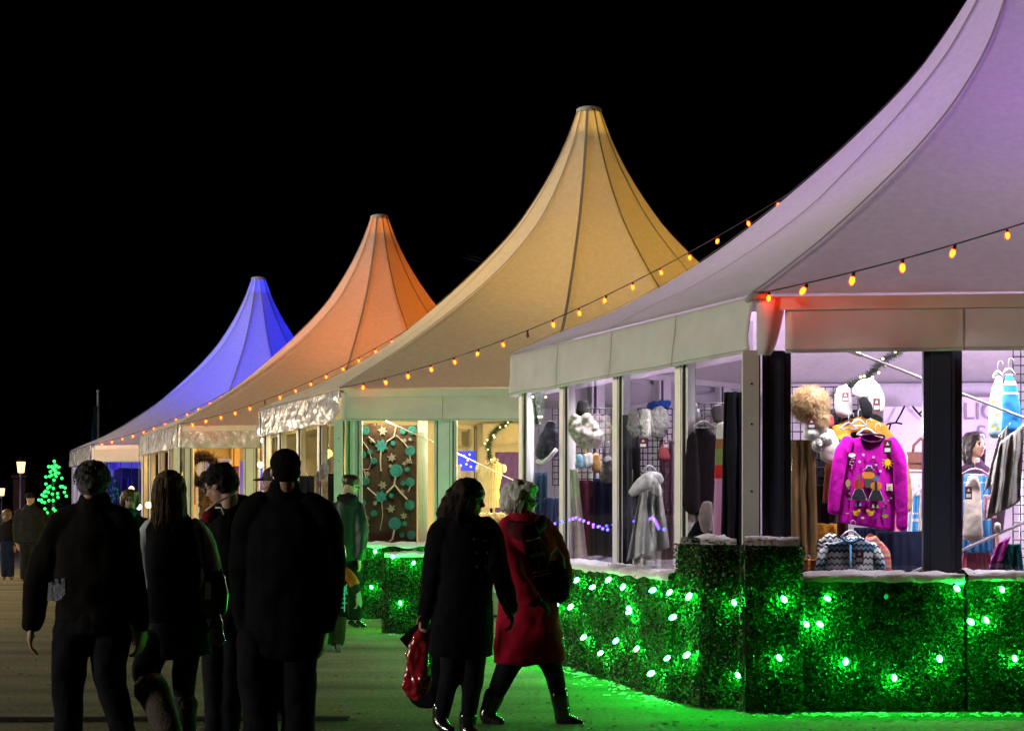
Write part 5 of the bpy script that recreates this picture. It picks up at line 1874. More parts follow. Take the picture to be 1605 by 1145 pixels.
# --- long-haired woman with pale sleeves and a skirt
m = Fig("woman with long brown hair, pale sleeves and short skirt walking away", 272, 9.3)
m.part("top", cloth("pale_grey_knit", (.50, .50, .54)), [
    ([(266, 805, 17), (268, 830, 36), (270, 880, 36), (272, 930, 36), (274, 975, 40)], .6),
    [(240, 824, 16), (228, 845, 17), (226, 890, 15), (238, 935, 13), (240, 985, 11)],
    [(302, 824, 16), (318, 845, 17), (334, 895, 15), (338, 950, 12)]], .9, wr=.008)
m.part("vest", cloth("black_quilted_vest", (.010, .010, .012)), [
    ([(267, 806, 27), (268, 828, 45), (270, 860, 45), (272, 920, 44), (274, 972, 48)], .62)], wr=.009, body=0)
sk = MB()
m.part("skirt", cloth("charcoal_skirt", (.025, .026, .028)), [([(276, 965, 46), (280, 995, 48), (283, 1026, 50)], .62)], wr=.008, body=0)
lg = cloth("navy_leggings", (.010, .011, .018))
m.part("leggings", lg, [
    [(297, 1000, 24), (289, 1055, 19), (288, 1110, 16), (288, 1190, 14)],
    [(250, 1000, 27), (230, 1045, 23, -.05), (236, 1075, 20, -.18), (262, 1142, 13, -.36)]], .95, wr=.004)
bt = pm("brown_suede", (.045, .028, .02), .8, bump=.4)
fur = pm("cream_fleece", (.55, .47, .38), .9, bump=.9, bscale=90)
for ch, cf in (([(238, 1080, 26, -.2), (252, 1110, 24, -.29), (264, 1142, 20, -.37), (274, 1160, 17, -.33), (284, 1182, 14, -.24)], [(235, 1074, 25, -.18), (238, 1082, 27, -.2)]),
               ([(288, 1104, 21), (288, 1150, 20), (288, 1192, 18), (290, 1198, 16, .12), (291, 1202, 13, .2)], [(288, 1098, 21), (288, 1106, 22)])):
    b_ = m.part("boot", bt if ch[0][0] == 238 else cloth("grey_suede", (.05, .05, .05)), [ch], .9, wr=.004, body=.6)
    cb = MB()
    m.chain(cb, cf, .95, 0)
    cu = remesh(cb, .008, 1, .008, 60).build("boot_cuff", fur if ch[0][0] == 238 else cloth("grey_fleece", (.07, .07, .07)), b_, smooth=True)
gl = m.part("glove", M['black'], [[(240, 982, 11), (236, 1000, 12)]], wr=0, extra=lambda mb: m.hand((238, 992, 0), (-.3, 0, -1), (.9, .2, 0), .18, 25, -1, mb), vox=.007)
m.head(265, 770, 64, -14, 0, neck=(267, 812, 0))
m.hand((338, 955, 0), (0, 0, -1), (-.9, .2, 0), .165, 55, 1)
rng = random.Random(12)
m.hair(pm("light_brown_hair", (.10, .062, .03), .7, var=.6, scale=26, stretch=(6, 6, .6), spec=.2), [
    (-.07, 0, .15, .44, .40, .38),
    (0, 0, 0, 0, 0, 0, 'c', [(-.1, 0, .3, .33), (-.14, 0, -.1, .41), (-.17, 0, -.5, .43), (-.18, 0, -.78, .32)], .72)],
    m.strands(rng, 170, ((1.2, 5.1),), (-1.0, -.6), .0028), wr=.010, ws=26)
m.finish()

# handbag and glinting carrier bag of the long-haired woman
hb = MB()
hb.loft([(at(337, 906, 9.2), 17 * .0035), (at(336, 930, 9.2), 23 * .0035), (at(334, 955, 9.2), 22 * .0035)], .5)
bag = thing("handbag", at(336, 962, 9.2), "dark handbag under the arm of the long-haired woman", "handbag")
remesh(hb, .009, 2, .006).build("bag_body", pm("black_leather", (.012, .012, .013), .3, bump=.3, coat=.4), bag, smooth=True)
st_ = MB()
st_.tube([at(326, 905, 9.25), at(318, 850, 9.2), at(312, 822, 9.28), at(322, 820, 9.38), at(340, 860, 9.36), at(348, 908, 9.25)], .010, 8)
st_.build("strap", M['black'], bag, smooth=True)
bk = MB()
bk.box(at(326, 925, 9.1), (.03, .012, .09), .1)
bk.build("buckle", pm("bright_metal", (.7, .7, .72), .25, metal=1), bag)
cb = MB()
cb.loft([(at(340, 962, 9.15), 6 * .0035), (at(340, 985, 9.15), 12 * .0035), (at(341, 1004, 9.15), 12 * .0035)], .5)
cb.tube([at(335, 965, 9.15), at(337, 950, 9.2), at(343, 950, 9.2), at(346, 965, 9.15)], .005, 6)
tag(remesh(cb, .007, 1, .008, 18).build("carrier_bag", pm("glossy_green_plastic", (.04, .10, .06), .12, bump=.8, bscale=14, coat=1), smooth=True), "small glossy dark green carrier bag hanging beside the skirt", "carrier bag")

# --- dark-haired man with a red hood
m = Fig("dark-haired man with a red hood and glasses looking down to the left", 350, 10.1)
m.part("jacket", cloth("black_coat", (.010, .010, .011)), [
    ([(360, 800, 26), (358, 822, 42), (355, 860, 44), (352, 910, 43), (350, 975, 41)], .62),
    [(330, 822, 18), (318, 850, 17), (322, 900, 15), (326, 950, 13)],
    [(388, 815, 18), (400, 845, 17), (402, 900, 15), (398, 960, 13)]], .9, wr=.008)
m.part("hood", cloth("red_hood_cloth", (.16, .012, .022)), [
    ([(330, 806, 13), (345, 800, 15, .03), (368, 790, 18, .08), (390, 796, 17, .06), (398, 806, 13)], .9),
    ([(326, 812, 12, -.05), (334, 806, 12, -.04)], .9)], wr=.008, body=0)
pp_ = MB()
pp_.tube([at(322, 800, 9.93), at(340, 787, 9.94), at(358, 778, 9.98), at(372, 770, 10.03)], .007, 6)
pp_.tube([at(338, 795, 9.9), at(347, 795, 9.88), at(351, 806, 9.88)], .005, 6)
m.raw("hood_piping", pm("white_piping", (.6, .6, .6), .6), pp_)
m.part("trousers", cloth("black_jeans", (.012, .013, .018)), [
    ([(350, 968, 40), (350, 995, 41)], .62),
    [(334, 1000, 21), (337, 1080, 19), (338, 1160, 16)], [(366, 1000, 21), (362, 1080, 19), (358, 1160, 16)]], .95)
for x in (338, 358):
    m.part("shoe", M['black'], [[(x, 1162, 13), (x - 6, 1164, 11, .08), (x - 12, 1166, 9, .15)]], .9, wr=0)
m.head(345, 760, 60, -72, -24, neck=(358, 803, 0))
m.hand((322, 955, 0), (0, 0, -1), (.9, .2, 0), .18, 30, -1)
m.hand((398, 962, 0), (0, 0, -1), (-.9, .2, 0), .18, 30, 1)
m.hair(pm("black_hair", (.010, .008, .008), .75, var=.5, scale=40, spec=.12), [(-.08, 0, .20, .45, .40, .38), (-.2, 0, -.02, .33, .37, .34), (.16, 0, .36, .24, .30, .15)], wr=.010, ws=30)
m.glasses()
m.finish()

# --- big man in a long dark coat
m = Fig("tall broad man with cropped hair and long black coat, rightmost of the four in front", 446, 8.8)
m.part("coat", cloth("black_wool_coat", (.007, .007, .008), spec=.04), [
    ([(445, 772, 25), (446, 796, 50), (447, 830, 66), (448, 870, 68), (447, 930, 66), (443, 985, 64), (437, 1026, 62)], .55),
    [(412, 790, 24), (390, 815, 25), (382, 880, 23), (380, 930, 19), (384, 985, 15)],
    [(480, 790, 24), (506, 815, 27), (517, 870, 25), (516, 925, 23), (508, 985, 17)],
    ([(446, 764, 26), (446, 776, 29)], .85)], .85, wr=.014, ws=5)
m.part("trousers", cloth("black_trousers", (.008, .008, .010)), [
    [(404, 1000, 35), (404, 1060, 33), (408, 1110, 28), (410, 1205, 24)], [(468, 1000, 32), (469, 1060, 29), (467, 1110, 27), (466, 1205, 24)]], .9, wr=.008)
for x in (410, 466):
    m.part("shoe", M['black'], [[(x, 1210, 17), (x, 1213, 15, .12), (x, 1216, 12, .2)]], .9, wr=0)
m.head(446, 738, 66, -24, 0, neck=(446, 784, 0))
m.hand((384, 988, 0), (0, 0, -1), (.9, .2, 0), .19, 30, -1)
m.hand((508, 988, 0), (-.1, 0, -1), (-.9, .2, 0), .19, 30, 1)
m.hair(pm("cropped_dark_hair", (.010, .008, .007), .95, var=.4, scale=60, bump=.6, bscale=160, spec=.05), CUT, wr=.003, ws=60)
m.finish()

# --- person in a peaked cap
m = Fig("person in a dark peaked cap, face in profile just left of the tall broad man", 440, 11.6)
m.part("jacket", cloth("grey_anorak", (.03, .03, .035)), [
    ([(440, 792, 20), (440, 812, 34), (440, 860, 35), (440, 930, 33)], .65),
    [(414, 812, 14), (408, 850, 13), (410, 900, 11), (412, 935, 10)], [(466, 812, 14), (474, 850, 13), (474, 900, 11), (472, 935, 10)]], .9)
m.part("collar", cloth("pale_collar", (.35, .34, .36)), [([(424, 786, 9, -.03), (436, 788, 13), (450, 784, 11)], .9)], wr=.003, body=0)
m.part("trousers", cloth("dark_cord_trousers", (.012, .012, .014)), [
    [(428, 935, 18), (428, 1020, 15), (428, 1110, 12)], [(454, 935, 18), (454, 1020, 15), (456, 1110, 12)]], .95)
for x in (428, 456):
    m.part("shoe", M['black'], [[(x, 1112, 10), (x - 10, 1115, 9), (x - 20, 1117, 7)]], .9, wr=0)
m.head(431, 758, 50, -86, -4, neck=(438, 795, 0))
m.hand((412, 938, 0), (0, 0, -1), (.9, .2, 0), .17, 30, -1)
m.hand((472, 938, 0), (0, 0, -1), (-.9, .2, 0), .17, 30, 1)
m.hair(M['strap'], [(-.17, 0, -.02, .28, .345, .28)], wr=.004)
h_ = m.h
cpb = MB()
cpb.ell(m.hp(-.04, 0, .24), (m.S * .37 * h_, m.F * .44 * h_, m.U * .33 * h_))
cpb.ell(m.hp(.42, 0, .17), (m.S * .27 * h_, m.F * .30 * h_, m.U * .045 * h_))
remesh(cpb, .008, 2).build("cap", pm("dark_cap_cloth", (.035, .03, .032), .8, bump=.3), m.root, smooth=True)
m.finish()

# --- walking woman in black
m = Fig("woman in a black double-breasted coat walking with a red shiny bag", 725, 10.7)
m.part("coat", cloth("black_peacoat", (.008, .008, .010)), [
    ([(728, 806, 20), (729, 826, 38), (730, 860, 45), (729, 900, 44), (727, 945, 46), (724, 985, 50), (722, 1024, 52)], .6),
    [(702, 822, 18), (688, 842, 20), (681, 890, 19), (674, 930, 16), (668, 962, 13)],
    [(758, 822, 18), (770, 842, 19), (780, 885, 18, -.05), (792, 925, 15, -.12), (800, 952, 13, -.16)]], .85, wr=.011, ws=7)
m.part("trousers", cloth("black_leggings", (.009, .010, .013)), [
    [(710, 1010, 22), (706, 1058, 17), (699, 1085, 15, .05), (693, 1122, 11, .1)], [(744, 1010, 22), (741, 1060, 18), (738, 1090, 15), (733, 1135, 11)]], .95, wr=.004)
lea = pm("shiny_black_leather", (.010, .010, .012), .15, coat=1, bump=.3, bscale=25)
m.part("boot", lea, [[(693, 1108, 15, .1), (690, 1128, 13, .1), (697, 1139, 10, .05), (708, 1144, 8, 0)]], .9, wr=.002)
m.part("boot", lea, [[(734, 1120, 15), (733, 1142, 13), (741, 1151, 11, -.05), (752, 1155, 8, -.1)]], .9, wr=.002)
m.head(737, 781, 57, 112, -14, neck=(729, 818, 0))
m.hand((667, 962, 0), (-.15, 0, -1), (.5, -.7, 0), .165, 62, 1)
rng = random.Random(14)
m.hair(pm("dark_brown_hair", (.018, .010, .008), .7, var=.6, scale=26, stretch=(6, 6, .6), spec=.12), [
    (-.10, 0, .17, .47, .42, .39),
    (0, 0, 0, 0, 0, 0, 'c', [(-.25, 0, .2, .34), (-.35, .05, -.2, .40), (-.42, .05, -.55, .42), (-.45, .05, -.8, .33)], .75),
    (0, 0, 0, 0, 0, 0, 'c', [(.02, .34, .25, .14), (.0, .40, -.15, .15), (-.02, .40, -.6, .14)], .8),
    (0, 0, 0, 0, 0, 0, 'c', [(.02, -.34, .25, .14), (.0, -.40, -.15, .15), (-.02, -.40, -.6, .14)], .8)],
    m.strands(rng, 170, ((1.0, 5.3),), (-1.05, -.6), .0030), wr=.010, ws=24)
m.part("glove", M['black'], [[(800, 950, 12, -.16), (802, 957, 11, -.17)]], wr=0, body=.8, vox=.007,
       extra=lambda mb: m.hand(m.P((801, 953, 0, -.16)), (.1, -.2, -1), (-.9, .1, 0), .17, 35, -1, mb))
bt_ = MB()
for x, y in ((744, 845), (760, 847), (748, 866), (765, 866), (748, 888), (763, 887)):
    dd = -.30 * math.sqrt(max(.02, 1 - ((x - 729) / 50) ** 2)) * .42
    bt_.ball(at(x, y, 10.7 + dd * 1.0 - .02), .011, .006, .011, 8, 6)
m.raw("coat_buttons", pm("dull_brass", (.10, .09, .07), .4, metal=.8), bt_)
m.finish()

rb = thing("shopping_bag", at(655, 1088, 10.9), "shiny red plastic shopping bag held by the woman in black", "shopping bag")
mb = MB()
kk = 10.88 / FPX
mb.loft([(at(664, 985, 10.85), 8 * kk), (at(661, 1005, 10.85), 17 * kk), (at(657, 1040, 10.87), 22 * kk), (at(653, 1074, 10.88), 22 * kk), (at(652, 1086, 10.88), 16 * kk)], .55)
remesh(mb, .008, 1, .020, 13).build("bag_body", pm("red_plastic_film", (.30, .008, .022), .10, var=.2, bump=.6, bscale=16, coat=1), rb, smooth=True)
for dx in (-1, 1):
    t_ = MB()
    t_.tube([at(664 + dx * 9, 1000, 10.83), at(664 + dx * 7, 985, 10.85), at(664, 974, 10.87), at(665 + dx * 2, 985, 10.9)], .008, 6)
    t_.build("handle", pm("red_strap", (.32, .01, .03), .2), rb, smooth=True)
mb = MB()
mb.plate(at(652, 990, 10.98), (kk, 0, .0004), (0, 0, kk), [(-26, -8), (14, 22), (24, 10), (22, -18), (-6, -34)], -.03)
tag(mb.build("folded_umbrella", M['black']), "black folded flat thing sticking out behind the red bag", "folder")
mb = MB()
mb.loft([(at(690, 1005, 11.12), 16 * kk), (at(683, 1050, 11.12), 28 * kk), (at(668, 1085, 11.1), 30 * kk), (at(664, 1094, 11.1), 26 * kk)], .4)
tag(remesh(mb, .011, 2, .015, 8).build("tote_bag", cloth("navy_tote_cloth", (.010, .011, .015)), smooth=True), "dark cloth tote bag hanging behind the red shiny bag", "tote bag")

# --- white-haired woman in a red coat
m = Fig("white-haired woman in a long red coat and plaid scarf walking right", 828, 11.2)
m.part("coat", cloth("red_wool_coat", (.30, .008, .026), var=.2), [
    ([(816, 806, 20), (822, 826, 36), (828, 860, 44), (828, 900, 43), (828, 945, 46), (829, 990, 52), (831, 1034, 58)], .62),
    [(800, 822, 17), (792, 842, 20), (798, 880, 20, -.1), (812, 915, 18, -.18), (836, 938, 14, -.2)],
    [(848, 822, 16), (866, 846, 17, .05), (880, 880, 15, .05), (884, 912, 13)]], .85, wr=.013, ws=7)
m.part("collar", cloth("red_roll_collar", (.24, .008, .022)), [([(806, 806, 11), (818, 812, 15, -.05), (832, 812, 11, -.06)], .9)], wr=.004, body=0)
sc_ = cloth("plaid_scarf", (.05, .007, .011))
sc = m.part("scarf", sc_, [
    ([(800, 824, 12, -.12), (822, 834, 14, -.24), (842, 826, 12, -.18), (852, 812, 9, -.05)], .7),
    ([(828, 832, 14, -.25), (840, 862, 17, -.3), (852, 900, 16, -.31), (856, 925, 14, -.31)], .4)], wr=.008, body=0)
for (x0, y0, x1, y1, cc) in ((826, 848, 846, 842, 0), (829, 870, 852, 864, 0), (833, 873, 853, 867, 0), (836, 897, 862, 892, 0), (838, 903, 864, 897, 0), (846, 845, 862, 905, 1), (836, 846, 850, 908, 1)):
    sp_ = MB()
    sp_.tube([at(x0, y0, 11.2 - .385), at((x0 + x1) / 2, (y0 + y1) / 2, 11.2 - .40), at(x1, y1, 11.2 - .385)], .006, 6)
    sp_.build("plaid_stripe", pm("pale_wool_stripe", (.34, .30, .30), .9) if not cc else pm("red_wool_stripe", (.25, .01, .02), .9), sc, smooth=True)
m.part("stockings", cloth("black_stockings", (.008, .008, .010)), [
    [(806, 1022, 23), (789, 1060, 17), (773, 1096, 13, .03), (766, 1115, 11, .03)], [(858, 1022, 21), (870, 1062, 15), (877, 1098, 12), (881, 1116, 11)]], .95, wr=.002)
m.part("boot", lea, [[(775, 1088, 17, .03), (765, 1115, 14, .03), (764, 1124, 12, .02), (774, 1128, 10), (787, 1132, 7, -.04)], [(760, 1128, 6, .03), (761, 1136, 5, .03)]], .9, wr=.002)
m.part("boot", lea, [[(876, 1085, 15), (881, 1115, 13), (882, 1126, 12), (896, 1131, 10), (913, 1134, 7)], [(876, 1132, 6), (876, 1140, 5)]], .9, wr=.002)
m.head(816, 784, 57, 116, -6, neck=(818, 818, 0))
rng = random.Random(15)
m.hair(pm("white_hair", (.55, .54, .50), .9, var=.4, scale=24, stretch=(5, 5, 1), spec=.12), [
    (-.10, 0, .18, .50, .44, .40), (-.24, 0, -.05, .36, .42, .36), (.20, 0, .36, .25, .34, .17)],
    m.strands(rng, 230, ((.9, 5.4),), (-.38, -.15), .0026, .05), wr=.014, ws=22)
m.glasses()
gv = M['black']
m.part("glove", gv, [[(834, 937, 13, -.2), (840, 941, 12, -.2)]], wr=0, body=.8, vox=.007, extra=lambda mb: m.hand(m.P((838, 939, 0, -.2)), (.85, 0, -.5), (-.4, .3, -.8), .17, 45, 1, mb))
m.hand((884, 914, 0), (.2, -.2, -1), (-.9, .1, 0), .165, 45, -1)
m.finish()
mb = MB()
mb.loft([(at(872, 884, 10.85), 11 * kk), (at(874, 906, 10.85), 19 * kk), (at(874, 930, 10.85), 19 * kk)], .5)
fb = remesh(mb, .011, 1, .012, 25)
rng = random.Random(3)
for i in range(0, len(fb.v), 2):
    p = fb.v[i]
    q = p + Vector((rng.gauss(0, .012), rng.gauss(-.012, .012), rng.gauss(-.012, .012)))
    fb.tube([p, q], [.002, .0008], 3, cap=False)
fbt = thing("handbag", at(872, 942, 10.85), "shaggy black handbag on the arm of the red-coated woman", "handbag")
fb.build("bag_body", cloth("black_fur", (.022, .017, .015)), fbt)
t_ = MB()
t_.tube([at(858, 888, 10.85), at(862, 868, 10.9), at(872, 858, 10.98), at(882, 872, 10.95), at(884, 890, 10.87)], .009, 6)
t_.build("strap", pm("tan_strap", (.25, .18, .10), .4), fbt, smooth=True)

# --- woman by the flowered curtain
m = Fig("woman with pinned-up hair, glasses and quilted coat looking down by the hedge", 551, 20.0)
m.part("coat", pm("shiny_quilted_nylon", (.006, .028, .014), .5, bump=.6, bscale=9, spec=.25), [
    ([(546, 776, 10), (546, 792, 20), (547, 830, 25), (546, 865, 27), (547, 878, 27)], .75),
    [(526, 793, 9), (521, 820, 11), (522, 850, 10), (530, 876, 7)], [(562, 793, 9), (567, 820, 10, -.1), (568, 850, 9, -.12), (563, 876, 7, -.12)]], .9, wr=.012, ws=8)
m.part("collar", cloth("dark_fur_collar", (.012, .012, .014)), [([(534, 780, 8), (548, 784, 10, -.08), (560, 782, 8, -.06)], .9)], wr=.012, ws=30, body=0)
m.part("trousers", cloth("black_slacks", (.010, .010, .012)), [
    [(546, 872, 14), (548, 920, 11), (548, 968, 8)], [(556, 872, 13), (557, 920, 11), (560, 968, 8)]], .95)
m.part("shoe", lea, [[(548, 972, 6), (556, 978, 5), (564, 981, 4)]], .9, wr=0)
m.part("shoe", lea, [[(560, 972, 6), (567, 978, 5), (574, 981, 4)]], .9, wr=0)
m.head(550, 760, 30, 100, -20, neck=(546, 780, 0))
m.hair(M_dk := pm("dark_updo_hair", (.025, .016, .012), .45, var=.5, scale=30), [(-.08, 0, .2, .46, .40, .36), (-.42, 0, .16, .20, .2, .2), (.16, 0, .38, .22, .3, .14)], wr=.012, ws=24)
m.glasses()
m.hand((530, 878, 0), (.2, 0, -1), (.9, .1, 0), .17, 40, -1)
m.hand((563, 878, 0, -.12), (.1, 0, -1), (-.9, .1, 0), .17, 40, 1)
m.finish()

# --- child with the web bag
m = Fig("small child in an orange and dark top half hidden behind the tall broad man", 525, 16.9)
m.part("top", cloth("dark_fleece", (.02, .028, .02)), [
    ([(528, 888, 11), (529, 904, 18), (529, 930, 18), (528, 958, 18)], .7), [(516, 898, 8), (512, 920, 8), (514, 942, 7)]], .9)
m.part("sleeve", cloth("orange_fleece", (.32, .11, .015)), [[(541, 896, 9), (550, 906, 9, -.05), (556, 916, 9, -.08)]], wr=.004)
m.part("cuff", cloth("dark_green_cuff", (.02, .04, .02)), [[(556, 917, 8, -.08), (561, 930, 7, -.1), (560, 938, 6, -.12)]], wr=.003)
m.part("trousers", cloth("olive_trousers", (.03, .03, .016)), [[(520, 955, 12), (518, 985, 9), (517, 1010, 8)], [(534, 955, 12), (533, 985, 9), (531, 1008, 8)]], .95)
for x in (515, 530):
    m.part("shoe", cloth("grey_trainer", (.10, .11, .11)), [[(x, 1012, 6), (x + 1, 1015, 6, -.08), (x + 2, 1016, 5, -.14)]], .9, wr=0)
m.head(530, 866, 34, 60, -5, neck=(528, 890, 0))
m.hair(M_dk, CUT, wr=.006)
m.hand((560, 938, 0, -.12), (0, 0, -1), (-.9, .1, 0), .13, 40, 1)
m.hand((514, 944, 0), (0, 0, -1), (.9, .1, 0), .13, 40, -1)
m.finish()
wb = thing("treat_bag", at(529, 963, 16.6), "bag with a green spider web pattern carried by the small child", "bag")
K = 16.6 / FPX
mb = MB()
mb.slab(lambda u, v, th: at(512 + 34 * u - 2 * v, 963 - 50 * v + 4 * u, 16.6) + Vector((0, -.03 * math.sin(math.pi * u) * math.sin(math.pi * v) + th, 0)), 12, 12, .05)
mb.build("bag_body", M['black'], wb, smooth=True)
wl = MB()
cx_, cy_ = 540, 922
for a in range(0, 360, 30):
    ca, sa = math.cos(R(a)), math.sin(R(a))
    L_ = 40
    q = [(cx_ + ca * r_, cy_ + sa * r_) for r_ in range(0, L_, 4)]
    q = [p for p in q if 512 < p[0] < 545 and 914 < p[1] < 962]
    if len(q) > 1: wl.tube([at(p[0], p[1], 16.555) for p in q], .006, 5)
for rr_ in (9, 17, 25, 33):
    pts = []
    for a in range(0, 361, 10):
        f_ = rr_ * (1 - .1 * abs(math.sin(R(a * 3))))
        x, y = cx_ + f_ * math.cos(R(a)), cy_ + f_ * math.sin(R(a))
        if 512 < x < 545 and 914 < y < 962: pts.append(at(x, y, 16.555))
        else:
            if len(pts) > 1: wl.tube(pts, .006, 5)
            pts = []
    if len(pts) > 1: wl.tube(pts, .006, 5)
wl.build("web_pattern", emit("web_glow_emission", (.05, .9, .3), .35, False), wb)  # green light on the web is put into its colour as emission
t_ = MB()
t_.tube([at(516, 914, 16.62), at(520, 902, 16.6), at(530, 898, 16.6), at(540, 915, 16.62)], .010, 6)
t_.build("handle", M['black'], wb, smooth=True)
pl = MB()
pl.plate(at(564, 937, 16.72), (K, 0, 0), (0, 0, K), [(-6, 6), (1, 12), (4, -8), (2, -15), (-4, -8)], -.006)
tag(pl.build("paper", pm("white_paper", (.7, .72, .7), .7)), "folded white paper in the small child's hand", "paper")

# --- far left couple and the woman facing us
m = Fig("far-off man in a grey sweater and dark cap seen from behind at the left", 47, 33.0)
m.part("sweater", cloth("grey_sweater", (.018, .018, .018)), [
    ([(48, 792, 9), (48, 802, 18), (48, 822, 21), (48, 850, 21)], .6), [(30, 802, 7), (26, 824, 7), (27, 850, 6)], [(66, 802, 7), (71, 824, 7), (70, 850, 6)]], .9, wr=.01)
m.part("trousers", cloth("dark_slacks", (.015, .015, .018)), [[(40, 850, 10), (39, 880, 8), (38, 905, 7)], [(56, 850, 10), (57, 880, 8), (58, 905, 7)]], .95)
for x in (38, 58):
    m.part("shoe", M['black'], [[(x, 906, 5), (x, 908, 4, .15)]], .9, wr=0)
m.head(48, 782, 19, 20, 0, neck=(48, 796, 0))
h_ = m.h
cpb = MB()
cpb.ell(m.hp(-.03, 0, .25), (m.S * .38 * h_, m.F * .46 * h_, m.U * .30 * h_))
cpb.ell(m.hp(.45, 0, .14), (m.S * .26 * h_, m.F * .25 * h_, m.U * .05 * h_))
cpb.build("cap", M['black'], m.root, smooth=True)
m.hand((27, 851, 0), (0, 0, -1), (.9, .1, 0), .18, 30, -1)
m.hand((70, 851, 0), (0, 0, -1), (-.9, .1, 0), .18, 30, 1)
m.finish()
m = Fig("fair-haired girl in dark top and blue jeans at the left edge", 12, 34.0)
m.part("top", cloth("dark_top", (.012, .012, .014)), [([(12, 815, 7), (12, 824, 13), (12, 848, 12)], .6), [(1, 824, 5), (-1, 840, 4), (0, 856, 4)], [(23, 824, 5), (25, 840, 4), (24, 856, 4)]], .9)
m.part("jeans", cloth("blue_jeans", (.012, .018, .045)), [[(7, 850, 8), (7, 880, 6), (6, 903, 5)], [(16, 850, 8), (17, 880, 6), (18, 903, 5)]], .95)
for x in (6, 18):
    m.part("shoe", M['black'], [[(x, 904, 4), (x, 906, 3, .12)]], .9, wr=0)
m.head(12, 806, 17, 30, 0, neck=(12, 818, 0))
m.hair(pm("fair_hair", (.12, .07, .035), .5, var=.4, scale=30), [(-.08, 0, .15, .46, .42, .40), (-.2, 0, -.3, .28, .4, .5)], wr=.015)
m.hand((0, 857, 0), (0, 0, -1), (.9, .1, 0), .15, 30, -1)
m.hand((24, 857, 0), (0, 0, -1), (-.9, .1, 0), .15, 30, 1)
m.finish()
m = Fig("woman with short brown hair and teal scarf facing the camera between two heads", 203, 17.6)
m.part("coat", cloth("dark_tweed_coat", (.014, .013, .013)), [
    ([(203, 803, 13), (203, 818, 24), (203, 850, 29), (203, 900, 28), (203, 940, 30)], .62),
    [(181, 818, 10), (174, 850, 10), (175, 890, 8)], [(225, 818, 10), (232, 850, 10), (231, 890, 8)]], .9)
m.part("scarf", cloth("teal_scarf", (.01, .075, .06)), [([(195, 800, 7, -.06), (203, 804, 10, -.08), (211, 800, 7, -.06)], .9), ([(203, 806, 8, -.12), (205, 818, 6, -.17)], .6)], wr=.006, body=0)
m.part("trousers", cloth("black_flannel", (.012, .012, .013)), [[(195, 935, 13), (195, 970, 10), (195, 1002, 8)], [(211, 935, 13), (211, 970, 10), (212, 1002, 8)]], .95)
for x in (195, 212):
    m.part("shoe", M['black'], [[(x, 1003, 7), (x, 1006, 6, -.1), (x, 1008, 4, -.17)]], .9, wr=0)
m.head(204, 785, 34, 166, 0, neck=(203, 806, 0))
m.hair(pm("short_brown_hair", (.13, .085, .04), .5, var=.45, scale=26), [(-.10, 0, .20, .47, .44, .38), (-.2, 0, -.08, .34, .44, .36), (.20, 0, .38, .24, .34, .15),
       (.08, .36, .02, .18, .12, .28), (.08, -.36, .02, .18, .12, .28)], wr=.010, ws=24)
m.glasses()
m.hand((175, 892, 0), (0, 0, -1), (.9, .1, 0), .165, 40, -1)
m.hand((231, 892, 0), (0, 0, -1), (-.9, .1, 0), .165, 40, 1)
m.finish()
# --- shop assistant inside the purple tent
m = Fig("dark-haired woman standing inside the purple tent behind the clothes", 1528, 14.3, DECK)
m.part("top", cloth("dark_print_top", (.05, .03, .05)), [
    ([(1528, 725, 14), (1528, 742, 30), (1528, 780, 34), (1528, 840, 32), (1528, 880, 34)], .62),
    [(1500, 742, 12), (1490, 780, 11), (1492, 830, 9)], [(1556, 742, 12), (1566, 780, 11), (1564, 830, 9)]], .9)
m.part("trousers", cloth("plain_black_trousers", (.012, .012, .014)), [[(1518, 875, 17), (1518, 930, 13), (1518, 985, 10)], [(1540, 875, 17), (1540, 930, 13), (1540, 985, 10)]], .95)
for x in (1518, 1540):
    m.part("shoe", M['black'], [[(x, 988, 8), (x, 990, 7, -.12), (x, 991, 5, -.18)]], .9, wr=0)
m.head(1529, 697, 40, 150, 0, neck=(1528, 726, 0))
m.hair(M_dk, [(-.10, 0, .16, .47, .43, .40), (-.25, 0, -.3, .28, .42, .6), (.02, .38, -.25, .16, .10, .55), (.02, -.38, -.25, .16, .10, .55), (.18, .1, .38, .2, .3, .12)], wr=.010, ws=24)
m.hand((1492, 832, 0), (0, 0, -1), (.9, .1, 0), .165, 40, -1)
m.hand((1564, 832, 0), (0, 0, -1), (-.9, .1, 0), .165, 40, 1)
m.finish()
# ------------------------------------------------------------------ far left: lamps, tree of lights, flagpole, bare tree
def street_lamp(label, px, py, d, sc, energy, st=3.2):
    p = at(px, py, d)
    t = thing("street_lamp", (p.x, d, 0), label, "street lamp", "street lamps at the far left")
    o = MB()
    o.lathe([(.14, 0), (.14, .25), (.06, .35), (.045, p.z - .38 * sc - .05), (.09 * sc, p.z - .30 * sc), (.05 * sc, p.z - .26 * sc)], (p.x, d, 0), 12)
    o.build("pole", pm("purple_painted_iron", (.08, .05, .16), .4), t, smooth=True)
    l_ = MB()
    l_.lathe([(.13 * sc, -.25 * sc), (.16 * sc, .0), (.185 * sc, .20 * sc)], (p.x, d, p.z), 6)
    l_.build("lantern_glass", emit("lantern_glass_glow", (1, .62, .22) if st < 20 else (1, .78, .5), st), t)
    r_ = MB()
    r_.lathe([(.21 * sc, .20 * sc), (.19 * sc, .24 * sc), (.06 * sc, .36 * sc), (.02 * sc, .44 * sc)], (p.x, d, p.z), 6)
    r_.build("lantern_cap", M['blackmetal'], t)
    q = Vector((p.x, d - .9, p.z - .5))
    return p


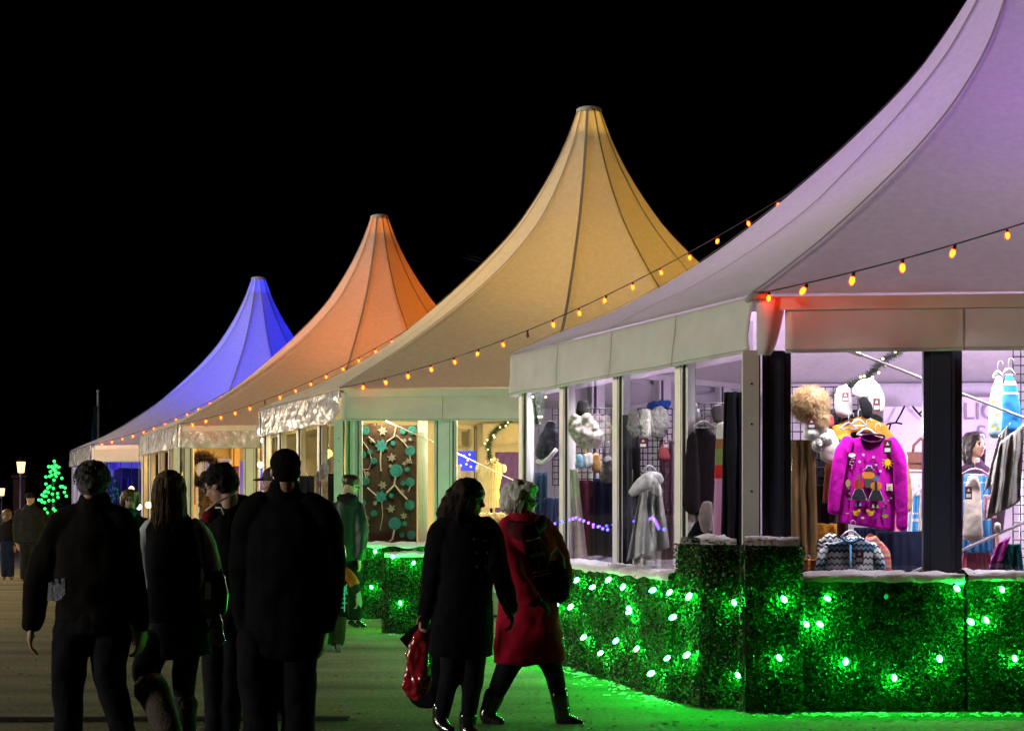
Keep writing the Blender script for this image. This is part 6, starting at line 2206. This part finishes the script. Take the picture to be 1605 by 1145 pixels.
street_lamp("lit street lamp with warm lantern beside the tree of green lights", 33, 731, 60, .85, 30)
street_lamp("farther lit street lamp cut by the left edge", 3, 770, 105, 1.0, 30)
for x_, y_ in ((-13.5, 24.0), (-14.5, 36.0)):       # assumed unseen lamps, added very bright to give the film valances glints
    L_ = bpy.data.objects
    street_lamp("lit street lamp assumed left of the view for valance glints, %s" % ("near" if y_ < 30 else "middle"), CXP + x_ / y_ * FPX, HYP - 1.9 / y_ * FPX, y_, 1.0, 30, 1000)
bp_ = MB()
a_ = at(33, 800, 63)
for i in range(14):
    bp_.box((a_.x + .006 * (-1) ** i, 63, .1 + .18 * i), (.46, .46, .17))
bp_.box((a_.x, 63, 2.62), (.56, .56, .10))
tag(bp_.build("brick_pillar", pm("dark_red_brick", (.05, .012, .012), .9, scale=20, bump=.5)), "dark red brick pillar right behind the warm street lamp", "pillar")

# christmas tree
ct = thing("christmas_tree", at(84, 800, 40) * 1, "small conifer covered in green lights with a lit star", "christmas tree")
bx = at(84, 800, 40)
tr = MB()
tr.tube([(bx.x, 40, 0), (bx.x, 40, 2.2)], [.06, .015], 8)
tr.build("trunk", pm("bark", (.05, .035, .025), .9), ct)
rng = random.Random(9)
cr = MB()
for i in range(2600):
    z = rng.uniform(.25, 2.3)
    rmax = .52 * (2.42 - z) / 2.1 + .02
    a = rng.uniform(0, 6.283)
    r_ = rmax * math.sqrt(rng.random())
    p = Vector((bx.x + r_ * math.cos(a), 40 + r_ * math.sin(a), z - .25 * r_))
    d_ = Vector((math.cos(a), math.sin(a), rng.uniform(-.4, .3))).normalized() * rng.uniform(.05, .11)
    s_ = d_.cross(Vector((0, 0, 1))).normalized() * .008
    cr.add([p - s_, p + s_, p + d_], [(0, 1, 2)])
cr.build("crown", pm("fir_needles", (.015, .05, .02), .6), ct)
gm = emit("green_tree_light", (.02, 1.0, .14), 2.2)
lb = MB()
lb.ball((0, 0, 0), .036, n=8, m=6)
lbm = lb.mesh("tree_light", gm, True)
TLP = [(92, 741), (78, 746), (72, 747), (87, 742), (97, 749), (72, 758), (80, 762), (86, 765), (75, 764), (98, 762), (102, 764), (95, 762), (70, 771), (78, 771), (72, 769), (92, 773), (85, 774), (101, 771), (104, 777), (66, 775), (69, 777), (73, 777),
       (61, 783), (66, 786), (80, 784), (87, 784), (65, 783), (93, 779), (72, 787), (88, 797), (74, 797), (82, 815), (79, 803), (91, 800), (86, 752), (82, 744), (88, 746)]
for px, py in TLP:
    q = at(px, py, 40)
    rr = max(.05, .52 * (2.42 - q.z) / 2.1)
    dx = min(abs(q.x - bx.x) / rr, 1)
    inst("tree_light", lbm, (q.x, 40 - rr * math.sqrt(max(0, 1 - dx * dx)), q.z), ct)
stm = MB()
sc0 = at(85, 733, 40)
pts = []
for i in range(10):
    r_ = .17 if i % 2 == 0 else .07
    pts.append((r_ * math.sin(i * math.pi / 5 + .1), r_ * math.cos(i * math.pi / 5 + .1)))
stm.plate((sc0.x, 40.02, sc0.z), (1, 0, 0), (0, 0, 1), pts, .03)
sto = stm.build("star", emit("star_green_glow", (.02, .9, .14), .45), ct)
for x, y in [(0, 0), (.12, .02), (-.12, .03), (.05, -.1), (-.08, -.09), (.01, .16), (.06, .05), (-.05, .03), (.02, -.05)]:
    inst("tree_light", lbm, (sc0.x + x, 39.96, sc0.z + y), ct)
for (px, py, s_) in ((101, 768, 1), (85, 793, 2), (100, 760, 3)):
    pass
# flagpole
fp = thing("flagpole", (at(154, 0, 70).x, 70, 0), "pale flagpole with a limp dark flag behind the blue tent", "flagpole")
tp = at(154, 615, 70)
mb = MB()
mb.tube([(tp.x, 70, 0), (tp.x, 70, tp.z)], [.085, .05], 10)
mb.ball((tp.x, 70, tp.z + .05), .075)
mb.build("pole", pm("grey_aluminium", (.45, .42, .44), .4), fp, smooth=True)
fm = MB()
f0 = at(150.5, 636, 70)
fm.slab(lambda u, v, th: Vector((tp.x - .06 - .19 * (1 - .55 * v) * u + .03 * math.sin(9 * u + 4 * v), 69.95 + .06 * math.sin(11 * u) + th, f0.z - 1.6 * (1 - v))), 12, 14, .01)
fm.build("flag", cloth("dark_teal_flag", (.02, .10, .12)), fp, smooth=True)

# bare tree between the two tents
bt0 = at(812, 800, 47)
tw = MB()
rng = random.Random(21)


def branch(p, d, L, r, lev):
    pts, rs = [p], [r]
    q = p
    n = 5
    for i in range(n):
        d = (d + Vector((rng.gauss(0, .13), rng.gauss(0, .13), rng.gauss(.03, .08)))).normalized()
        q = q + d * L / n
        pts.append(q)
        rs.append(r * (1 - .55 * (i + 1) / n))
        if lev < 4 and i >= 1:
            for _ in range(2 if lev else 3):
                dd = (d + Vector((rng.gauss(0, .55), rng.gauss(0, .55), rng.gauss(.12, .3)))).normalized()
                if rng.random() < .8: branch(q, dd, L * rng.uniform(.42, .62), rs[-1] * .6, lev + 1)
    tw.tube(pts, rs, 6 if lev < 2 else 4, cap=False)


tree = thing("bare_tree", (bt0.x, 47, 0), "leafless winter tree showing faintly between the orange and amber tents", "tree")
branch(Vector((bt0.x, 47, 0)), Vector((-.03, 0, 1)), 5.2, .17, 0)
tw.build("trunk", pm("grey_bark", (.09, .075, .075), .9, bump=.5), tree, smooth=True)
